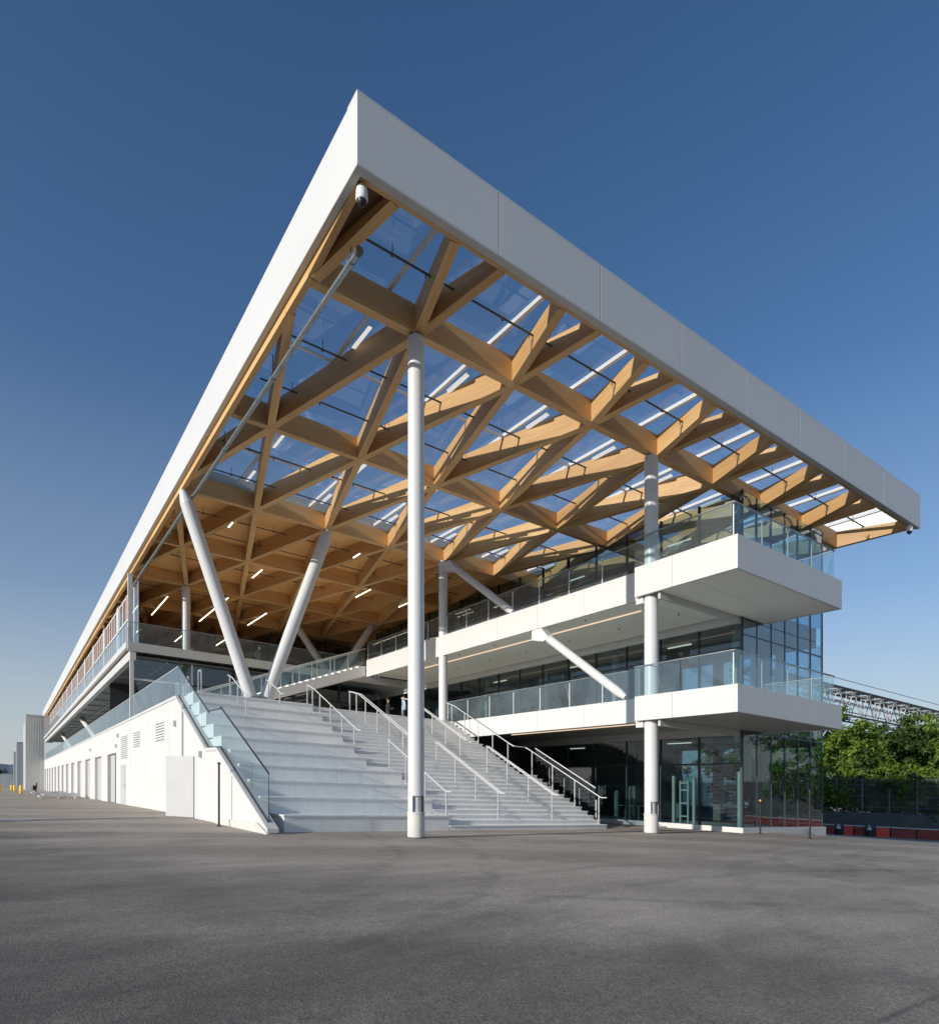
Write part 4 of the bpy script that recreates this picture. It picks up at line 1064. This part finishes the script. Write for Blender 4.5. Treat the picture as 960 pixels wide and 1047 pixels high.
# ------------------------------------------------------------------ trees
def make_tree(name, seed, h, rad, nleaf, mat, size=.30, trunkh=.35):
    rnd = random.Random(seed)
    root = bpy.data.objects.new(name, None); COL.objects.link(root); root['_b'] = (0, 0, 0)
    b = MB(); top = h * .86
    px, py = 0, 0; knots = [(0, 0, -.3, .032 * h)]
    for i in range(1, 6):
        px += rnd.uniform(-.18, .18); py += rnd.uniform(-.18, .18); knots.append((px, py, top * i / 5, .032 * h * (1 - i / 5.6)))
    for a, c in zip(knots, knots[1:]): b.tube(a[:3], c[:3], a[3], 8, c[3], cap=False)
    centres = []
    for i in range(15):
        f = rnd.uniform(.22, .9); k = min(4, int(f * 5)); base = Vector(knots[k][:3]).lerp(Vector(knots[k + 1][:3]), f * 5 - k)
        an = rnd.uniform(0, 6.283) + i * 2.4; ln = rad * rnd.uniform(.55, 1.0) * (1.15 - .55 * abs(f - .45))
        tip = base + Vector((math.cos(an) * ln, math.sin(an) * ln, ln * rnd.uniform(.15, .6)))
        mid = base.lerp(tip, .5) + Vector((0, 0, -.12 * ln))
        b.tube(base, mid, .011 * h, 6, .008 * h, cap=False); b.tube(mid, tip, .008 * h, 6, .003 * h, cap=False)
        centres.append((tip, rnd.uniform(.24, .40) * rad)); centres.append((mid + Vector((rnd.uniform(-.4, .4), rnd.uniform(-.4, .4), rnd.uniform(.2, .7))), rnd.uniform(.18, .32) * rad))
    centres.append((Vector((px, py, h * .93)), .30 * rad))
    tr = b.build('trunk', M['bark'], root, smooth=True)
    c = MB(); per = nleaf // len(centres)
    for (ct, r) in centres:
        # each clump is a cluster of smaller sprays
        sprays = [(ct + Vector((rnd.gauss(0, .55), rnd.gauss(0, .55), rnd.gauss(0, .42))) * r, r * rnd.uniform(.25, .5)) for _ in range(7)]
        for i in range(per):
            s0, sr = rnd.choice(sprays)
            d = Vector((rnd.gauss(0, 1), rnd.gauss(0, 1), rnd.gauss(0, .7)))
            p = s0 + d * sr * .55
            nrm = (d.normalized() + Vector((rnd.uniform(-.7, .7), rnd.uniform(-.7, .7), rnd.uniform(.0, 1.1)))).normalized()
            u = nrm.orthogonal().normalized(); w = nrm.cross(u); an = rnd.uniform(0, 6.283)
            u, w = u * math.cos(an) + w * math.sin(an), w * math.cos(an) - u * math.sin(an)
            sz = size * rnd.uniform(.55, 1.15); k = len(c.v)
            c.v += [tuple(p - u * sz * .55), tuple(p + w * sz * .32), tuple(p + u * sz * .6), tuple(p - w * sz * .32)]
            c.face([k, k + 1, k + 2, k + 3])
    cr = c.build('crown', M[mat], root)
    return root
tA = make_tree('leafy_tree', 1, 8.6, 3.7, 15000, 'leaf', .27)
tB = make_tree('leafy_tree', 2, 7.4, 3.5, 14000, 'leaf', .27)
tC = make_tree('dark_leafy_tree', 3, 8.0, 3.6, 15000, 'leafd', .27)
tD = make_tree('leafy_tree', 4, 5.2, 3.1, 11000, 'leaf', .24)
def plant(proto, s, off, sc_, rz, label, first=False):
    p = F0 + FD * s * KF + FNn * off * KF
    at = (p.x, p.y, ZG - .2)
    if first:
        o = proto; o.location = L(*at); o.scale = (sc_ * KF * 1.12,) * 3; o.rotation_euler.z = rz
    else: o = dup(proto, at, None, (sc_ * KF * 1.12,) * 3, rz)
    tag(o, label, 'tree', 'trees behind the debris fence'); return o
TL = [
 (tA, -1.6, 5.0, 1.06, .3, 'bright green leafy tree just right of the glass pavilion, its crown touching the balcony corner', 1),
 (tD, 1.2, 3.2, .98, 1.1, 'low bright bush-like tree pressed against the fence beside the pavilion', 1),
 (tB, 2.6, 6.5, 1.0, 2.0, 'mid green tree behind the bright low tree, under the footbridge', 1),
 (tC, 4.6, 5.2, .93, .5, 'dark shaded tree in the middle of the row right of the pavilion', 1),
 (tA, 8.0, 4.8, .90, 3.2, 'bright green tree at the right edge of the picture with drooping lit boughs', 0),
 (tB, 7.0, 9.5, 1.08, 4.4, 'tree standing back behind the dark one and the right edge tree', 0),
 (tD, 6.2, 3.0, .85, 2.7, 'low dark green tree at the fence below the right edge tree', 0),
 (tD, -2.9, 3.2, 1.05, 5.0, 'low leafy tree half hidden by the pavilion glass corner', 0),
 (tB, -6, 6.0, 1.05, 1.0, 'leafy tree hidden behind the glass pavilion, seen only through its panes', 0),
 (tC, 12.0, 5.5, 1.05, 1.7, 'dark leafy tree just beyond the right edge of the fence view', 0),
 (tA, 15.5, 5.0, 1.0, 5.3, 'tall leafy tree along the fence mirrored in the pavilion glass', 0),
 (tB, 19, 5.5, 1.1, 2.2, 'broad leafy tree along the fence, next after the tall mirrored one', 0),
 (tC, 23, 5.0, 1.1, 3.9, 'dark leafy tree along the fence mirrored at the pavilion corner', 0),
 (tA, 27, 5.6, 1.05, .9, 'leafy tree near the far end of the mirrored row', 0),
 (tB, 31.5, 5.0, 1.1, 4.0, 'leafy tree at the very end of the mirrored row', 0),
 (tA, 36, 5.0, 1.1, 2.0, 'leafy tree past the end of the mirrored row', 0),
]
for (p_, s, off, k, rz, lb, f) in TL: plant(p_, s, off, k, rz, lb, bool(f))
hedge = [(-46, -6), (-50, 3), (-48, 12), (-52, 22), (-50, 31)]
for i, (x, y) in enumerate(hedge):
    o = dup((tA, tB, tC)[i % 3], (x, y, gz(x, y)), f'tree far across the paddock mirrored in the entrance glass, {ORD[i]} from the south', (1.1,) * 3, i * 1.3)
    o['group'] = 'trees across the paddock'; o['category'] = 'tree'
# left distance
o = dup(tC, (-6.2, 330, gz(-6, 330)), 'dark round tree at the end of the lane far left', (1.25,) * 3, 1.0); o['category'] = 'tree'; o['group'] = 'trees in the distance'
o = dup(tC, (-13.5, 345, gz(-13, 345)), 'dark tree cut by the left picture edge at the end of the lane', (1.2,) * 3, 2.0); o['category'] = 'tree'; o['group'] = 'trees in the distance'
hm = MB()
for i in range(40):
    x = -600 + 40 * i; hz = 20 + 8 * math.sin(i * .9) + 5 * math.sin(i * 2.3 + 1)
    hm.v.append((x, 1250, -40)); hm.v.append((x, 1290, max(6, hz)))
for i in range(39): hm.face([2 * i, 2 * i + 2, 2 * i + 3, 2 * i + 1])
M['hill'] = plain('far_hill', (.16, .20, .25), .9, 0, .2, .02)
tag(hm.build('hills', M['hill']), kind='structure')
tag(bx('far_shed', M['panel'], None, -2.8, 1.0, 300, 306, gz(0, 300), 2.5), 'low pale shed beyond the bollards at the end of the lane', 'building')

# ------------------------------------------------------------------ people
def person(at, rz, label, shirt, arms='phone'):
    x, y, z = at
    root = thing('person', label, 'person', at, None)
    V = {}; vs = []; es = []; rs = []
    def P(n, p, r, par=None):
        V[n] = len(vs); vs.append(p); rs.append(r)
        if par: es.append((V[par], V[n]))
    P('pelvis', (0, 0, .95), .15); P('belly', (0, .0, 1.12), .14, 'pelvis'); P('chest', (0, .0, 1.32), .165, 'belly'); P('neckb', (0, .01, 1.47), .075, 'chest')
    P('neck', (0, -.01, 1.53), .058, 'neckb'); P('jaw', (0, -.03, 1.60), .075, 'neck'); P('head', (0, -.01, 1.68), .095, 'jaw'); P('crown', (0, 0, 1.745), .07, 'head')
    for s, k in ((-1, 'l'), (1, 'r')):
        P('hip' + k, (s * .10, 0, .88), .10, 'pelvis'); P('knee' + k, (s * .11, -.01, .50), .065, 'hip' + k); P('ank' + k, (s * .11, .02, .09), .042, 'knee' + k); P('toe' + k, (s * .12, -.15, .04), .04, 'ank' + k)
        P('sh' + k, (s * .19, 0, 1.42), .065, 'chest')
        if arms == 'phone': e, w, h = (s * .25, -.02, 1.15), (s * .12, -.24, 1.17), (s * .06, -.31, 1.20)
        else: e, w, h = (s * .25, .03, 1.15), (s * .24, -.06, .92), (s * .23, -.09, .83)
        P('el' + k, e, .045, 'sh' + k); P('wr' + k, w, .033, 'el' + k); P('ha' + k, h, .032, 'wr' + k)
    me = bpy.data.meshes.new('person_body'); me.from_pydata(vs, es, []); o = bpy.data.objects.new('body', me); COL.objects.link(o); o.parent = root; o['_b'] = at
    me.skin_vertices or None
    md = o.modifiers.new('skin', 'SKIN'); md.use_smooth_shade = True
    for i, sv in enumerate(me.skin_vertices[0].data): sv.radius = (rs[i], rs[i]); sv.use_root = (i == 0)
    sd = o.modifiers.new('sub', 'SUBSURF'); sd.levels = 2; sd.render_levels = 2
    root.rotation_euler.z = rz
    # clothes are read off by height inside one body material
    m, nt, out = newmat('clothed_body'); tc = N(nt, 'ShaderNodeTexCoord').outputs['Object']; sp = N(nt, 'ShaderNodeSeparateXYZ'); nt.links.new(tc, sp.inputs[0])
    sk = (.45, .26, .18); zz = N(nt, 'ShaderNodeMath', operation='DIVIDE'); nt.links.new(sp.outputs[2], zz.inputs[0]); zz.inputs[1].default_value = 2
    r_ = N(nt, 'ShaderNodeValToRGB'); r_.color_ramp.interpolation = 'CONSTANT'; e = r_.color_ramp.elements
    e[0].position = 0; e[0].color = (.02, .02, .02, 1); e[1].position = .045; e[1].color = (.03, .035, .05, 1)
    q = e.new(.48); q.color = (*shirt, 1); q = e.new(.755); q.color = (*sk, 1)
    nt.links.new(zz.outputs[0], r_.inputs[0])
    # bare forearms: in front of the trunk or out at the sides
    ya = N(nt, 'ShaderNodeMath', operation='LESS_THAN'); nt.links.new(sp.outputs[1], ya.inputs[0]); ya.inputs[1].default_value = -.13
    zb2 = N(nt, 'ShaderNodeMath', operation='GREATER_THAN'); nt.links.new(sp.outputs[2], zb2.inputs[0]); zb2.inputs[1].default_value = .75
    an = N(nt, 'ShaderNodeMath', operation='MULTIPLY'); nt.links.new(ya.outputs[0], an.inputs[0]); nt.links.new(zb2.outputs[0], an.inputs[1])
    bsdf(nt, out, mixc(nt, an.outputs[0], r_.outputs[0], sk), .8)
    me.materials.append(m)
    hb_ = MB(); hb_.lathe((0, .012, 1.66), [(.098, 0), (.108, .045), (.095, .09), (.06, .122), (.01, .135)], 14)
    hb_.v = [(a + x, b + y, c + z) for a, b, c in hb_.v]
    # cut the fringe back from the face
    hb_.v = [(a, b + (.035 if (c - z) < 1.70 and (b - y) < -.02 else 0), c) for a, b, c in hb_.v]
    hb_.build('hair', M['hair'], root, smooth=True)
    return root
person((17.8, 33.0, 4.75), R(75), 'person in a black T-shirt looking at their hands at the head of the stairs', (.02, .02, .022))
person((18.0, 31.5, 4.75), R(250), 'person in a pale blue shirt half hidden by the tall column at the stair head', (.42, .55, .72), 'down')
person((13.7, 43.4, 8.88), R(180), 'person in dark clothes standing in the upper hall behind the gallery glass', (.03, .03, .035), 'down')

# ------------------------------------------------------------------ sky, sun, camera
AZ = 5.4; EL = 17.7
to_sun = Vector((-math.cos(R(AZ)) * math.cos(R(EL)), -math.sin(R(AZ)) * math.cos(R(EL)), math.sin(R(EL))))
w = bpy.data.worlds.new('World'); sc.world = w; w.use_nodes = True
nt = w.node_tree; bg = nt.nodes['Background']
sky = nt.nodes.new('ShaderNodeTexSky'); sky.sky_type = 'NISHITA'; sky.sun_disc = False
sky.sun_elevation = R(EL); sky.sun_rotation = math.atan2(to_sun.x, to_sun.y)
sky.air_density = 1.0; sky.dust_density = 1.1; sky.ozone_density = 6
tcw = N(nt, 'ShaderNodeTexCoord').outputs['Generated']; spw = N(nt, 'ShaderNodeSeparateXYZ'); nt.links.new(tcw, spw.inputs[0])
hz = ramp(nt, spw.outputs[2], [(.0, (.80,) * 3), (.10, (.58,) * 3), (.25, (.22,) * 3), (.50, (.03,) * 3), (.8, (0,) * 3)])
nt.links.new(mixc(nt, hz, mixc(nt, 1, sky.outputs[0], (.87, .985, .975), 'MULTIPLY'), (4.8, 4.95, 5.1)), bg.inputs[0]); bg.inputs[1].default_value = .128
sd = bpy.data.lights.new('sun', 'SUN'); sd.energy = 4.6; sd.angle = R(.5); sd.color = (1, .94, .85)
so = bpy.data.objects.new('sun', sd); COL.objects.link(so); so.rotation_euler = (-to_sun).to_track_quat('-Z', 'Y').to_euler(); so.location = (-40, 0, 40)

cd = bpy.data.cameras.new('camera'); cam = bpy.data.objects.new('camera', cd); COL.objects.link(cam); sc.camera = cam
cam.location = (0, 0, EYE); cam.rotation_euler = (R(90), 0, -R(35.5553))
cd.sensor_width = 36; cd.lens = 657.57 / 1047 * 36; cd.shift_y = (795 - 523.5) / 1047
cd.clip_start = .1; cd.clip_end = 5000
for o in bpy.data.objects:
    if '_b' in o: del o['_b']
sc.render.engine = 'CYCLES'
cy = sc.cycles
cy.max_bounces = 12; cy.diffuse_bounces = 5; cy.glossy_bounces = 5; cy.transparent_max_bounces = 24; cy.transmission_bounces = 6
cy.use_denoising = True; cy.sample_clamp_indirect = 6; cy.caustics_reflective = False; cy.caustics_refractive = False
try: cy.denoiser = 'OPENIMAGEDENOISE'
except Exception: pass
sc.view_settings.view_transform = 'Standard'; sc.view_settings.look = 'None'
sc.view_settings.exposure = 0; sc.view_settings.gamma = 1; sc.view_settings.use_curve_mapping = False
